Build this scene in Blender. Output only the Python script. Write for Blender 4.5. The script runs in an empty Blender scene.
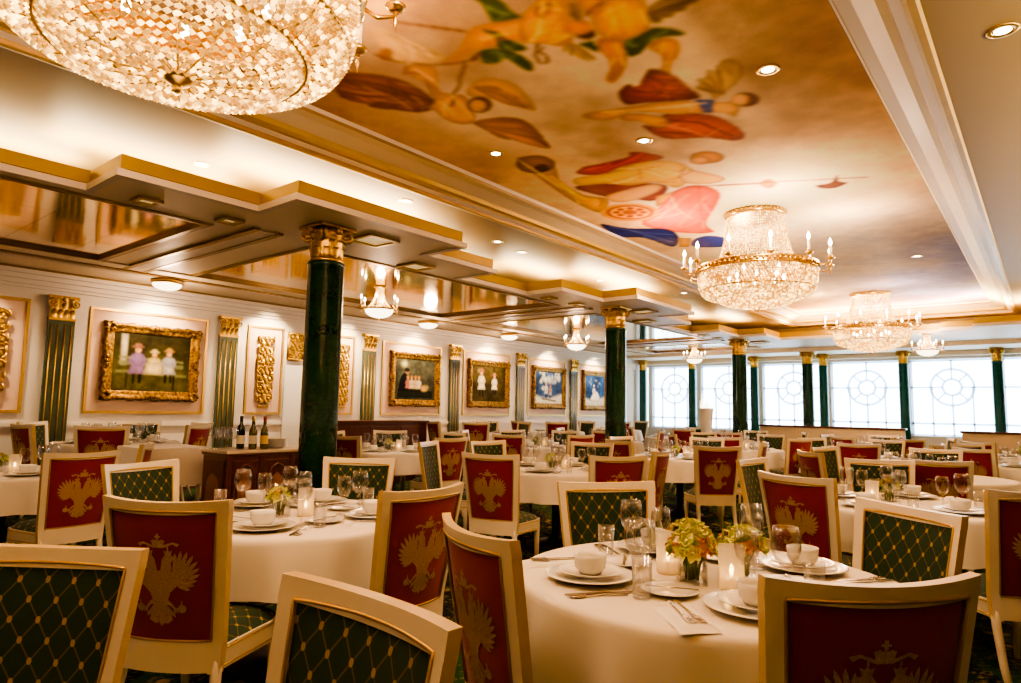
import bpy, bmesh, math, random
import numpy as np
from mathutils import Matrix, Vector
from mathutils.geometry import tessellate_polygon
random.seed(7); RNG = np.random.RandomState(5)
PI = math.pi
sc = bpy.context.scene
COL = sc.collection

# ------------------------------------------------------------------ camera
EYE = 1.34; F = 660.0; ROLL = 0.018
PITCH = math.atan(67.8/F); YAW = math.atan(542/math.hypot(F, 68))
fwd = Vector((-math.sin(YAW)*math.cos(PITCH), math.cos(YAW)*math.cos(PITCH), math.sin(PITCH)))
r0 = Vector((math.cos(YAW), math.sin(YAW), 0)); u0 = r0.cross(fwd)
cr = r0*math.cos(ROLL)+u0*math.sin(ROLL); cu = u0*math.cos(ROLL)-r0*math.sin(ROLL)
cam = bpy.data.objects.new('camera', bpy.data.cameras.new('camera')); COL.objects.link(cam)
cam.matrix_world = Matrix(((cr.x, cu.x, -fwd.x, 0), (cr.y, cu.y, -fwd.y, 0), (cr.z, cu.z, -fwd.z, EYE), (0, 0, 0, 1)))
cam.data.sensor_width = 36; cam.data.lens = F/1021*36; cam.data.clip_start = 0.05; cam.data.clip_end = 200
sc.camera = cam
def ray(px, py):
    d = fwd*F + cr*(px-510.5) - cu*(py-341.5)
    return d
def atz(px, py, z):
    d = ray(px, py); t = (z-EYE)/d.z
    return (d.x*t, d.y*t)

# ------------------------------------------------------------------ node helpers
def srgb(c): return tuple(((x/12.92) if x <= .04045 else ((x+.055)/1.055)**2.4) for x in c)
class NT:
    def __init__(s, name):
        s.m = bpy.data.materials.new(name); s.m.use_nodes = True; s.t = s.m.node_tree; s.t.nodes.clear()
        s.out = s.t.nodes.new('ShaderNodeOutputMaterial')
    def n(s, t, **k):
        x = s.t.nodes.new('ShaderNode'+t)
        for a, b in k.items():
            if a.startswith('i_'): x.inputs[a[2:].replace('_', ' ')].default_value = b
            else: setattr(x, a, b)
        return x
    def l(s, a, b): s.t.links.new(a, b)
    def math(s, op, a, b=None, c=None):
        x = s.n('Math', operation=op)
        for i, v in enumerate((a, b, c)):
            if v is None: continue
            if isinstance(v, (int, float)): x.inputs[i].default_value = v
            else: s.l(v, x.inputs[i])
        return x.outputs[0]
    def mix(s, f, a, b, bt='MIX'):
        x = s.n('Mix', data_type='RGBA', blend_type=bt)
        for i, v in ((0, f), (6, a), (7, b)):
            if isinstance(v, (int, float)): x.inputs[i].default_value = v
            elif isinstance(v, tuple): x.inputs[i].default_value = (*v, 1)
            else: s.l(v, x.inputs[i])
        return x.outputs[2]
    def noise(s, scale, detail=3, vec=None, dist=0):
        x = s.n('TexNoise'); x.inputs['Scale'].default_value = scale; x.inputs['Detail'].default_value = detail; x.inputs['Distortion'].default_value = dist
        s.l(vec if vec is not None else s.obj(), x.inputs['Vector']); return x.outputs[0]
    def obj(s):
        if not hasattr(s, '_c'): s._c = s.n('TexCoord')
        return s._c.outputs['Object']
    def ramp(s, v, stops):
        x = s.n('ValToRGB'); e = x.color_ramp.elements
        while len(e) < len(stops): e.new(.5)
        for q, (p, c) in zip(e, stops): q.position = p; q.color = (*c, 1)
        s.l(v, x.inputs[0]); return x.outputs[0]
    def bsdf(s, color, rough=.5, metal=0, bump=None, bs=.2, bd=.01, em=None, es=0, sheen=0, coat=0, spec=.5):
        p = s.n('BsdfPrincipled'); 
        def setv(n, v):
            if isinstance(v, tuple): p.inputs[n].default_value = (*v, 1)
            elif isinstance(v, (int, float)): p.inputs[n].default_value = v
            else: s.l(v, p.inputs[n])
        setv('Base Color', color); setv('Roughness', rough); setv('Metallic', metal)
        p.inputs['Specular IOR Level'].default_value = spec
        if sheen: p.inputs['Sheen Weight'].default_value = sheen
        if coat: p.inputs['Coat Weight'].default_value = coat; p.inputs['Coat Roughness'].default_value = .08
        if em is not None: setv('Emission Color', em); setv('Emission Strength', es)
        if bump is not None:
            b = s.n('Bump'); b.inputs['Strength'].default_value = bs; b.inputs['Distance'].default_value = bd
            s.l(bump, b.inputs['Height']); s.l(b.outputs[0], p.inputs['Normal'])
        s.l(p.outputs[0], s.out.inputs[0]); s.p = p
        return s.m
def plain(name, c, rough=.5, metal=0, var=.12, scale=6, bump=0, **k):
    t = NT(name); nz = t.noise(scale)
    col = t.mix(nz, tuple(x*(1-var) for x in c), tuple(min(1, x*(1+var)) for x in c))
    return t.bsdf(col, rough, metal, nz if bump else None, bump, **k)
def emis(name, c, s, var=0.0, scale=30):
    t = NT(name); nz = t.noise(scale)
    e = t.n('Emission'); e.inputs[0].default_value = (*c, 1)
    t.l(t.math('MULTIPLY_ADD', nz, var*s*2, s*(1-var)), e.inputs[1]); t.l(e.outputs[0], t.out.inputs[0])
    t.m.cycles.emission_sampling = 'NONE'
    return t.m
def glassy(name, tint=(1, 1, 1), base=.035, gain=.5, rough=.02):
    t = NT(name); a = t.n('BsdfTransparent'); a.inputs[0].default_value = (*tint, 1)
    g = t.n('BsdfGlossy'); g.inputs['Roughness'].default_value = rough
    lw = t.n('LayerWeight'); lw.inputs[0].default_value = .35
    nz = t.noise(8)
    f = t.math('MULTIPLY_ADD', lw.outputs['Facing'], gain, t.math('MULTIPLY_ADD', nz, .03, base-.015))
    f = t.math('MINIMUM', f, .9)
    x = t.n('MixShader'); t.l(f, x.inputs[0]); t.l(a.outputs[0], x.inputs[1]); t.l(g.outputs[0], x.inputs[2]); t.l(x.outputs[0], t.out.inputs[0])
    return t.m
MT = {}
def build_materials():
    MT['cloth'] = plain('table_linen', (.82, .75, .64), .85, var=.04, scale=3, sheen=.2)
    MT['napkin'] = plain('napkin_linen', (.86, .81, .72), .85, var=.03, scale=10)
    MT['china'] = plain('white_china', (.86, .83, .76), .18, var=.02, coat=.4)
    MT['cream'] = plain('cream_lacquer', (.78, .69, .54), .35, var=.05, scale=9, coat=.2)
    MT['edge'] = plain('cream_gold_edge', (.62, .47, .22), .35, var=.1, scale=20)
    MT['cove'] = plain('cornice_cream', (.58, .47, .31), .45, var=.03)
    MT['gilt'] = plain('gilt_edge', (.62, .42, .13), .38, metal=.75, var=.2, scale=25)
    t = NT('red_velvet'); nz = t.noise(60, 4); n2 = t.noise(5)
    t.bsdf(t.mix(n2, (.21, .003, .010), (.29, .006, .015)), .8, 0, nz, .15, sheen=.25); MT['red'] = t.m
    MT['embroidery'] = plain('gold_embroidery', (.50, .30, .055), .5, metal=.3, var=.25, scale=120, bump=.4)
    for key, ax in (('greenback', ('X', 'Z')), ('greenseat', ('X', 'Y'))):
        t = NT('green_lattice_'+('back' if ax[1] == 'Z' else 'seat')); sx = t.n('SeparateXYZ'); t.l(t.obj(), sx.inputs[0])
        a = t.math('MULTIPLY', sx.outputs[ax[0]], 1/.07); b = t.math('MULTIPLY', sx.outputs[ax[1]], 1/.09)
        u = t.math('ADD', a, b); v = t.math('SUBTRACT', a, b)
        fu = t.math('ABSOLUTE', t.math('SUBTRACT', t.math('FRACT', u), .5)); fv = t.math('ABSOLUTE', t.math('SUBTRACT', t.math('FRACT', v), .5))
        ln = t.math('GREATER_THAN', t.math('MAXIMUM', fu, fv), .462)
        d = t.math('SQRT', t.math('ADD', t.math('POWER', t.math('SUBTRACT', .5, fu), 2.0), t.math('POWER', t.math('SUBTRACT', .5, fv), 2.0)))
        dot = t.math('LESS_THAN', d, .13)
        nz = t.noise(40, 4)
        g = t.mix(nz, (.003, .026, .010), (.008, .046, .018))
        c = t.mix(ln, g, (.12, .085, .025)); c = t.mix(dot, c, (.36, .24, .075))
        t.bsdf(c, .75, 0, t.math('MAXIMUM', ln, dot), .25, .004, sheen=.15); MT[key] = t.m
    # marble column
    t = NT('green_marble'); n1 = t.noise(2.2, 8, dist=1.5); n2 = t.noise(9, 8, dist=2.5)
    c = t.mix(t.ramp(n1, [(.35, (0, 0, 0)), (.65, (1, 1, 1))]), (.005, .024, .015), (.018, .075, .036))
    c = t.mix(t.ramp(n2, [(.52, (0, 0, 0)), (.6, (.8, .8, .8)), (.64, (0, 0, 0))]), c, (.03, .085, .045))
    t.bsdf(c, .08, 0, coat=.6); MT['marble'] = t.m
    t = NT('glare_teal_marble'); n1 = t.noise(2.6, 8, dist=1.5)
    t.bsdf(t.mix(n1, (.006, .065, .055), (.03, .16, .13)), .12, 0, coat=.5); MT['glare_teal'] = t.m  # marble lightened towards teal, putting the window glare into its colour
    MT['greenpil'] = plain('dark_green_pilaster', (.085, .11, .07), .25, var=.25, scale=7)
    t = NT('carved_gold'); nz = t.noise(35, 4)
    t.bsdf(t.mix(nz, (.45, .27, .05), (.85, .58, .16)), .34, .9, nz, .35); MT['gold'] = t.m
    t = NT('antique_frame_gold'); nz = t.noise(26, 5)
    t.bsdf(t.mix(t.ramp(nz, [(.3, (0, 0, 0)), (.7, (1, 1, 1))]), (.11, .05, .012), (.46, .27, .055)), .42, .75, nz, .8, .02); MT['frame'] = t.m
    MT['wallcream'] = plain('cream_wall', (.80, .74, .66), .6, var=.03, scale=2)
    MT['pink'] = plain('pink_panel', (.78, .56, .42), .7, var=.05, scale=2)
    MT['ceil'] = plain('ceiling_paint', (.28, .19, .08), .5, var=.03, scale=1)
    MT['soffit'] = plain('soffit_paint', (.84, .71, .52), .5, var=.03, scale=1)
    MT['lip'] = plain('soffit_lip', (.74, .64, .52), .45, var=.03, scale=2)
    MT['fascia'] = plain('gold_fascia', (.46, .31, .045), .4, metal=.15, var=.12, scale=2)
    MT['brown'] = plain('bronze_moulding', (.36, .23, .08), .35, metal=.2, var=.2, scale=4)
    t = NT('mirror_ceiling'); sx = t.n('SeparateXYZ'); t.l(t.obj(), sx.inputs[0])
    gx = t.math('LESS_THAN', t.math('FRACT', t.math('MULTIPLY', sx.outputs[0], 1/.62)), .012); gy = t.math('LESS_THAN', t.math('FRACT', t.math('MULTIPLY', sx.outputs[1], 1/.62)), .012)
    w = t.noise(3.5, 1)
    t.bsdf(t.mix(t.math('MAXIMUM', gx, gy), (.95, .76, .50), (.5, .34, .17)), .10, 1.0, w, .06, .02); MT['mirror'] = t.m
    t = NT('carpet'); sx = t.n('SeparateXYZ'); t.l(t.obj(), sx.inputs[0])
    wv = t.n('TexWave', wave_type='BANDS', bands_direction='DIAGONAL'); wv.inputs['Scale'].default_value = 1.1; wv.inputs['Distortion'].default_value = 5; wv.inputs['Detail'].default_value = 2; t.l(t.obj(), wv.inputs[0])
    vo = t.n('TexVoronoi'); vo.inputs['Scale'].default_value = 6; t.l(t.obj(), vo.inputs['Vector'])
    c = t.mix(t.ramp(wv.outputs[1], [(.42, (0, 0, 0)), (.5, (1, 1, 1))]), (.008, .016, .022), (.022, .07, .028))
    c = t.mix(t.ramp(vo.outputs[0], [(.16, (1, 1, 1)), (.24, (0, 0, 0))]), c, (.42, .27, .04))
    c = t.mix(t.ramp(t.noise(14, 3, dist=2), [(.56, (0, 0, 0)), (.6, (.7, .7, .7))]), c, (.22, .17, .03))
    t.bsdf(c, .95, 0, t.noise(300), .3, spec=.1); MT['carpet'] = t.m
    t = NT('mahogany'); mp = t.n('Mapping'); mp.inputs['Scale'].default_value = (18, 18, 1.6); t.l(t.obj(), mp.inputs[0]); nz = t.noise(1.5, 5, mp.outputs[0], 1)
    t.bsdf(t.mix(nz, (.055, .014, .006), (.17, .05, .018)), .3, 0, coat=.3); MT['wood'] = t.m
    MT['woodinlay'] = plain('walnut_inlay', (.28, .12, .04), .35, var=.3, scale=14)
    MT['stone'] = plain('cream_stone_top', (.70, .60, .46), .25, var=.15, scale=9)
    MT['glass'] = glassy('clear_glass', (.97, .97, .97)); MT['pane'] = glassy('window_glass', (.93, .97, 1), .03, .3)
    MT['steel'] = plain('polished_steel', (.62, .57, .5), .2, metal=1, var=.05)
    MT['brass'] = plain('brass', (.72, .48, .16), .28, metal=.95, var=.15, scale=30)
    t = NT('frosted_glass'); nz = t.noise(20); a = t.n('BsdfTranslucent'); a.inputs[0].default_value = (.95, .85, .7, 1); b = t.n('BsdfDiffuse'); b.inputs[0].default_value = (.75, .7, .62, 1); tr = t.n('BsdfTransparent')
    x = t.n('MixShader'); t.l(t.math('MULTIPLY_ADD', nz, .2, .4), x.inputs[0]); t.l(a.outputs[0], x.inputs[1]); t.l(b.outputs[0], x.inputs[2])
    y = t.n('MixShader', i_Fac=.42); t.l(x.outputs[0], y.inputs[1]); t.l(tr.outputs[0], y.inputs[2]); t.l(y.outputs[0], t.out.inputs[0]); MT['frost'] = t.m
    MT['flame'] = emis('candle_flame', (1, .60, .2), 26); MT['bulb'] = emis('flame_bulb', (1, .8, .5), 22)
    MT['wax'] = plain('candle_wax', (.9, .82, .66), .5, var=.03, em=(1, .55, .2), es=.8)
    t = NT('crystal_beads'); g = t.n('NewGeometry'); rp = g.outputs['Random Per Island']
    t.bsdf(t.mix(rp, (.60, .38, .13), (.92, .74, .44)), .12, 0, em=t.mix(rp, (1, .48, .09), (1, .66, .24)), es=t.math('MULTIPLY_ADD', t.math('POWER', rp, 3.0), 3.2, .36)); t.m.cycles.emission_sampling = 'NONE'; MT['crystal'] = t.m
    MT['alabaster'] = emis('lit_alabaster', (1, .82, .58), 3.2, .1, 12)
    MT['lens'] = emis('downlight_lens', (1, .85, .62), 14)
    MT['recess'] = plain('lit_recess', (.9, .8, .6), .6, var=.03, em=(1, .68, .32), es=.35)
    MT['bottle'] = plain('dark_bottle_glass', (.012, .02, .014), .06, var=.2, coat=.4)
    MT['bottle2'] = plain('olive_bottle_glass', (.10, .095, .02), .08, var=.2, coat=.4)
    MT['paper'] = plain('paper_label', (.78, .72, .6), .7, var=.05); MT['paper2'] = plain('yellow_label', (.72, .52, .18), .7, var=.05)
    MT['foil'] = plain('bottle_foil', (.35, .05, .04), .35, metal=.4)
    MT['petal'] = plain('orchid_petal', (.86, .76, .28), .6, var=.35, scale=40); MT['petal2'] = plain('green_orchid', (.52, .60, .16), .6, var=.35, scale=40)
    MT['petal3'] = plain('blush_orchid', (.75, .35, .16), .6, var=.3, scale=40); MT['stem'] = plain('flower_stem', (.16, .26, .05), .6, var=.3)
    t = NT('frosted_window_film'); a = t.n('BsdfTranslucent'); a.inputs[0].default_value = (.88, .93, 1, 1); b = t.n('BsdfDiffuse'); nz = t.noise(5); t.l(t.mix(nz, (.72, .78, .86), (.78, .84, .9)), b.inputs[0])
    x = t.n('MixShader'); x.inputs[0].default_value = .2; t.l(a.outputs[0], x.inputs[1]); t.l(b.outputs[0], x.inputs[2]); t.l(x.outputs[0], t.out.inputs[0]); MT['winframe'] = t.m
    MT['white'] = plain('white_glaze', (.8, .78, .74), .35, var=.03); MT['fabric'] = plain('cream_banquette', (.68, .56, .40), .8, var=.06)
    MT['dark'] = plain('dark_metal', (.02, .018, .016), .5, var=.1)
    t = NT('painted_canvas'); at = t.n('Attribute', attribute_name='paint'); nz = t.noise(40, 4)
    t.bsdf(t.mix(t.math('MULTIPLY', nz, .35), at.outputs[0], t.mix(1.0, at.outputs[0], (.7, .66, .6), 'MULTIPLY')), .75, spec=.15); MT['paint'] = t.m
build_materials()

# ------------------------------------------------------------------ mesh builder
class MB:
    def __init__(s): s.v = []; s.f = []; s.mi = []; s.sm = []
    def add(s, vs, fs, m=0, sm=False):
        o = len(s.v); s.v += [tuple(p) for p in vs]
        for f in fs: s.f.append(tuple(i+o for i in f)); s.mi.append(m); s.sm.append(sm)
    def box(s, x0, x1, y0, y1, z0, z1, m=0, b=0):
        if b:
            b = min(b, abs(x1-x0)*.45, abs(y1-y0)*.45, abs(z1-z0)*.45)
            bm = bmesh.new(); bmesh.ops.create_cube(bm, size=1)
            for v in bm.verts: v.co = Vector(((x0+x1)/2+v.co.x*(x1-x0), (y0+y1)/2+v.co.y*(y1-y0), (z0+z1)/2+v.co.z*(z1-z0)))
            bmesh.ops.bevel(bm, geom=bm.edges[:], offset=b, segments=2, affect='EDGES', profile=.6)
            bm.verts.index_update(); s.add([v.co for v in bm.verts], [[v.index for v in f.verts] for f in bm.faces], m); bm.free(); return
        v = [(x, y, z) for x in (x0, x1) for y in (y0, y1) for z in (z0, z1)]
        s.add(v, [(0, 1, 3, 2), (4, 6, 7, 5), (0, 4, 5, 1), (2, 3, 7, 6), (0, 2, 6, 4), (1, 5, 7, 3)], m)
    def lathe(s, prof, n=24, c=(0, 0, 0), m=0, cap=True, sm=True, fr=None):
        vs = []; fs = []; k = len(prof)
        for i in range(n):
            a = 2*PI*i/n
            for j, (r, z) in enumerate(prof):
                rr = r if fr is None else fr(r, z, a); vs.append((c[0]+rr*math.cos(a), c[1]+rr*math.sin(a), c[2]+z))
        for i in range(n):
            for j in range(k-1): fs.append((i*k+j, ((i+1) % n)*k+j, ((i+1) % n)*k+j+1, i*k+j+1))
        s.add(vs, fs, m, sm)
        if cap:
            o = len(s.v)-len(vs)
            for j in (0, k-1):
                if prof[j][0] > 1e-4: s.f.append(tuple(o+i*k+j for i in range(n))); s.mi.append(m); s.sm.append(False)
    def tube(s, pts, r, n=6, m=0, closed=False, sm=True):
        pts = [Vector(p) for p in pts]; L = len(pts); vs = []; up = Vector((.123, .234, 1)).normalized()
        for i, p in enumerate(pts):
            a = pts[(i-1) % L] if (closed or i > 0) else p; b = pts[(i+1) % L] if (closed or i < L-1) else p
            t = (b-a); t = t.normalized() if t.length > 1e-9 else Vector((0, 0, 1))
            q = t.cross(up); q = q.normalized() if q.length > 1e-4 else t.cross(Vector((1, 0, 0))).normalized()
            w = q.cross(t); rr = r[i] if isinstance(r, (list, tuple)) else r
            for j in range(n):
                an = 2*PI*j/n; vs.append(p+q*math.cos(an)*rr+w*math.sin(an)*rr)
        fs = []
        for i in range(L if closed else L-1):
            i2 = (i+1) % L
            for j in range(n): fs.append((i*n+j, i*n+(j+1) % n, i2*n+(j+1) % n, i2*n+j))
        if not closed: fs += [tuple(range(n)), tuple(range((L-1)*n, L*n))]
        s.add(vs, fs, m, sm)
    def grid(s, fn, nu, nv, m=0, sm=True):
        vs = [fn(i/nu, j/nv) for j in range(nv+1) for i in range(nu+1)]
        s.add(vs, [(j*(nu+1)+i, j*(nu+1)+i+1, (j+1)*(nu+1)+i+1, (j+1)*(nu+1)+i) for j in range(nv) for i in range(nu)], m, sm)
    def poly(s, pts2, fn, m=0):
        tr = tessellate_polygon([[Vector((p[0], p[1], 0)) for p in pts2]])
        s.add([fn(*p) for p in pts2], [tuple(t) for t in tr], m)
    def blob(s, c, r, m=0, n=8, k=6):
        rx, ry, rz = r if isinstance(r, (tuple, list)) else (r, r, r)
        vs = [(c[0], c[1], c[2]-rz)]
        for j in range(1, k):
            t = PI*j/k
            for i in range(n): vs.append((c[0]+rx*math.sin(t)*math.cos(2*PI*i/n), c[1]+ry*math.sin(t)*math.sin(2*PI*i/n), c[2]-rz*math.cos(t)))
        vs.append((c[0], c[1], c[2]+rz)); fs = []
        for i in range(n):
            fs.append((0, 1+(i+1) % n, 1+i)); fs.append((len(vs)-1, 1+(k-2)*n+i, 1+(k-2)*n+(i+1) % n))
            for j in range(k-2): fs.append((1+j*n+i, 1+j*n+(i+1) % n, 1+(j+1)*n+(i+1) % n, 1+(j+1)*n+i))
        s.add(vs, fs, m, True)
    def octa(s, c, rx, rz, a=0, m=0):
        ca, sa = math.cos(a)*rx, math.sin(a)*rx
        s.add([(c[0]+ca, c[1]+sa, c[2]), (c[0]-sa, c[1]+ca, c[2]), (c[0]-ca, c[1]-sa, c[2]), (c[0]+sa, c[1]-ca, c[2]), (c[0], c[1], c[2]+rz), (c[0], c[1], c[2]-rz)],
              [(0, 1, 4), (1, 2, 4), (2, 3, 4), (3, 0, 4), (1, 0, 5), (2, 1, 5), (3, 2, 5), (0, 3, 5)], m)
    def build(s, name, mats, parent=None, loc=None, recalc=True):
        me = bpy.data.meshes.new(name); me.from_pydata(s.v, [], s.f)
        for m in (mats if isinstance(mats, (list, tuple)) else [mats]): me.materials.append(MT[m] if isinstance(m, str) else m)
        me.polygons.foreach_set('material_index', s.mi); me.polygons.foreach_set('use_smooth', s.sm)
        if recalc:
            bm = bmesh.new(); bm.from_mesh(me); bmesh.ops.recalc_face_normals(bm, faces=bm.faces[:]); bm.to_mesh(me); bm.free()
        me.update()
        o = bpy.data.objects.new(name, me); COL.objects.link(o)
        if parent: o.parent = parent
        if loc: o.location = loc
        return o
def tag(o, label=None, cat=None, group=None, kind=None):
    for k, v in (('label', label), ('category', cat), ('group', group), ('kind', kind)):
        if v: o[k] = v
    return o
def empty(name, loc=(0, 0, 0), rz=0):
    o = bpy.data.objects.new(name, None); COL.objects.link(o); o.location = loc; o.rotation_euler = (0, 0, rz); o.empty_display_size = .1
    return o
def struct(name, mb, mats, parent=None):
    o = mb.build(name, mats, parent)
    if not parent: o['kind'] = 'structure'
    return o
def copy_tree(o, parent=None):
    c = o.copy(); COL.objects.link(c)
    if parent: c.parent = parent
    for ch in list(o.children): copy_tree(ch, c)
    return c
class Kind:
    """one model; the first placing moves it, later ones copy it with its parts"""
    def __init__(s, o, cat): s.o = o; s.cat = cat; s.used = False
    def place(s, loc, rz, label, group=None, scale=1):
        o = copy_tree(s.o) if s.used else s.o
        if 'group' in o.keys(): del o['group']
        s.used = True; o.location = loc; o.rotation_euler = (0, 0, rz); o.scale = (scale,)*3 if not isinstance(scale, tuple) else scale
        return tag(o, label, s.cat, group)

# ------------------------------------------------------------------ painter (vertex painted canvases)
class Painter:
    def __init__(s, x0, x1, y0, y1, step):
        s.nx = int((x1-x0)/step)+1; s.ny = int((y1-y0)/step)+1
        s.X, s.Y = np.meshgrid(np.linspace(x0, x1, s.nx), np.linspace(y0, y1, s.ny)); s.C = np.zeros((s.ny, s.nx, 3)); s.step = step
    def smooth_noise(s, scale, seed):
        r = np.random.RandomState(seed); out = np.zeros_like(s.X); amp = 1
        for o in range(4):
            u = (s.X-s.X.min())/scale*(2**o); v = (s.Y-s.Y.min())/scale*(2**o); g = r.rand(int(v.max())+3, int(u.max())+3)
            i = u.astype(int); j = v.astype(int); fu = u-i; fv = v-j; fu = fu*fu*(3-2*fu); fv = fv*fv*(3-2*fv)
            out += amp*((g[j, i]*(1-fu)+g[j, i+1]*fu)*(1-fv)+(g[j+1, i]*(1-fu)+g[j+1, i+1]*fu)*fv); amp *= .5
        return out/1.875
    def blur(s, m, k):
        for ax in (0, 1):
            for _ in range(2):
                p = np.concatenate([np.repeat(m.take([0], ax), k+1, ax), m, np.repeat(m.take([-1], ax), k, ax)], ax); c = np.cumsum(p, ax)
                n = m.shape[ax]; m = (c.take(range(2*k+1, 2*k+1+n), ax)-c.take(range(0, n), ax))/(2*k+1)
        return m
    def mask(s, pts):
        x = [p[0] for p in pts]; y = [p[1] for p in pts]
        pad = s.step*24
        c = np.where((s.X[0] > min(x)-pad) & (s.X[0] < max(x)+pad))[0]; r = np.where((s.Y[:, 0] > min(y)-pad) & (s.Y[:, 0] < max(y)+pad))[0]
        if len(c) < 2 or len(r) < 2: return None
        sl = (slice(r[0], r[-1]+1), slice(c[0], c[-1]+1)); X = s.X[sl]; Y = s.Y[sl]; m = np.zeros(X.shape, bool)
        n = len(pts)
        for i in range(n):
            x1, y1 = pts[i]; x2, y2 = pts[(i+1) % n]
            if y1 == y2: continue
            cond = ((y1 > Y) != (y2 > Y)) & (X < (x2-x1)*(Y-y1)/(y2-y1)+x1); m ^= cond
        return sl, m.astype(float)
    def rounded(s, pts):
        n = len(pts); out = []
        for i in range(n):
            p0, p1, p2, p3 = (pts[(i+j) % n] for j in (-1, 0, 1, 2))
            for t in (0, .25, .5, .75):
                out.append(tuple(.5*(2*p1[a]+(p2[a]-p0[a])*t+(2*p0[a]-5*p1[a]+4*p2[a]-p3[a])*t*t+(3*p1[a]-p0[a]-3*p2[a]+p3[a])*t**3) for a in (0, 1)))
        return out
    def poly(s, pts, col, soft=1, shade=.5, alpha=1, k=5):
        if 5 <= len(pts) < 40: pts = s.rounded(pts)
        q = s.mask(pts)
        if q is None: return
        sl, m = q; a = s.blur(m, soft)*alpha if soft else m*alpha; c = np.array(srgb(col))
        depth = np.clip((s.blur(m, k)-.45)*2, 0, 1); n = s._n[sl] if hasattr(s, '_n') else .5
        sh = (1-shade)+shade*depth*(.65+.7*n)
        s.C[sl] = s.C[sl]*(1-a[..., None])+(c*sh[..., None])*a[..., None]
    def ell(s, cx, cy, rx, ry, col, ang=0, **k):
        s.poly([(cx+rx*math.cos(t)*math.cos(ang)-ry*math.sin(t)*math.sin(ang), cy+rx*math.cos(t)*math.sin(ang)+ry*math.sin(t)*math.cos(ang)) for t in [2*PI*i/20 for i in range(20)]], col, **k)
    def line(s, pts, w, col, **k):
        for (x1, y1), (x2, y2) in zip(pts[:-1], pts[1:]):
            d = math.hypot(x2-x1, y2-y1) or 1; nx, ny = -(y2-y1)/d*w/2, (x2-x1)/d*w/2
            s.poly([(x1+nx, y1+ny), (x2+nx, y2+ny), (x2-nx, y2-ny), (x1-nx, y1-ny)], col, shade=0, **k)
    def build(s, name, fn, parent=None, flip=False):
        vs = np.stack([s.X.ravel(), s.Y.ravel()], 1); P = fn(vs)
        me = bpy.data.meshes.new(name); idx = np.arange(s.nx*s.ny).reshape(s.ny, s.nx)
        q = np.stack([idx[:-1, :-1], idx[:-1, 1:], idx[1:, 1:], idx[1:, :-1]], -1).reshape(-1, 4)
        if flip: q = q[:, ::-1]
        me.vertices.add(len(P)); me.vertices.foreach_set('co', P.astype(np.float32).ravel())
        me.loops.add(q.size); me.loops.foreach_set('vertex_index', q.ravel().astype(np.int32))
        me.polygons.add(len(q)); me.polygons.foreach_set('loop_start', np.arange(0, q.size, 4, dtype=np.int32)); me.polygons.foreach_set('loop_total', np.full(len(q), 4, np.int32))
        me.update(calc_edges=True); me.validate()
        at = me.color_attributes.new('paint', 'FLOAT_COLOR', 'POINT')
        at.data.foreach_set('color', np.concatenate([s.C.reshape(-1, 3), np.ones((len(P), 1))], 1).astype(np.float32).ravel())
        me.materials.append(MT['paint'])
        o = bpy.data.objects.new(name, me); COL.objects.link(o)
        if parent: o.parent = parent
        return o

# ------------------------------------------------------------------ room shell
WX = -9.8; WY = 18.75
m = MB(); m.box(WX-.2, 5.2, -5.2, 19, -.12, 0); struct('floor', m, 'carpet')
m = MB(); m.box(WX, -7.95, 1.2, 4.75, 0, .11); m.box(WX, -7.95, 8.75, 17.5, 0, .11); struct('floor_platform', m, 'carpet')
m = MB(); m.box(WX-.2, WX, -5.2, 19, 0, 3.6); struct('wall_left', m, 'wallcream')
m = MB(); m.box(5, 5.2, -5.2, 19, 0, 3.9); struct('wall_right', m, 'wallcream')
m = MB(); m.box(WX, 5, -5.2, -5, 0, 3.9); struct('wall_back', m, 'wallcream')
m = MB()
BX = [-9.61, -8.03, -6.24, -4.48, -2.69, -.87, .95]
m.box(WX, 5, WY-.08, WY+.12, 0, .88); m.box(WX, 5, WY-.08, WY+.12, 2.72, 3.7); m.box(BX[-1], 5, WY-.08, WY+.12, .88, 2.72)
for x in BX: m.box(x-.06, x+.06, WY-.08, WY+.12, .88, 2.72)
struct('wall_far', m, 'wallcream')
for i in range(6):
    a, b = BX[i]+.06, BX[i+1]-.06; c = (a+b)/2; zc = 2.045; y0, y1 = WY-.05, WY
    m = MB()
    for z in (.9, 1.18, 2.045, 2.69): 
        if z == 2.045:
            m.box(a, c-.43, y0, y1, z-.02, z+.02); m.box(c+.43, b, y0, y1, z-.02, z+.02)
        else: m.box(a, b, y0, y1, z-.025, z+.025)
    m.box(a, a+.05, y0, y1, .9, 2.69); m.box(b-.05, b, y0, y1, .9, 2.69)
    for s in (-1, 1): m.box(c+s*.4-.018, c+s*.4+.018, y0, y1, .9, zc)
    m.box(c-.02, c+.02, y0, y1, zc+.43, 2.69); m.box(c-.02, c+.02, y0, y1, .9, zc-.43)
    for r in (.19, .43): m.tube([(c+r*math.cos(2*PI*k/40), WY-.03, zc+r*math.sin(2*PI*k/40)) for k in range(40)], .03, 6, closed=True)
    for k in range(8):
        t = 2*PI*k/8; m.tube([(c+.19*math.cos(t), WY-.03, zc+.19*math.sin(t)), (c+.43*math.cos(t), WY-.03, zc+.43*math.sin(t))], .02, 6)
    w = struct('window_%d' % (i+1), m, 'winframe')
    m = MB(); m.box(a, b, WY+.01, WY+.016, .88, 2.72); m.build('pane', 'pane', w)
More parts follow.
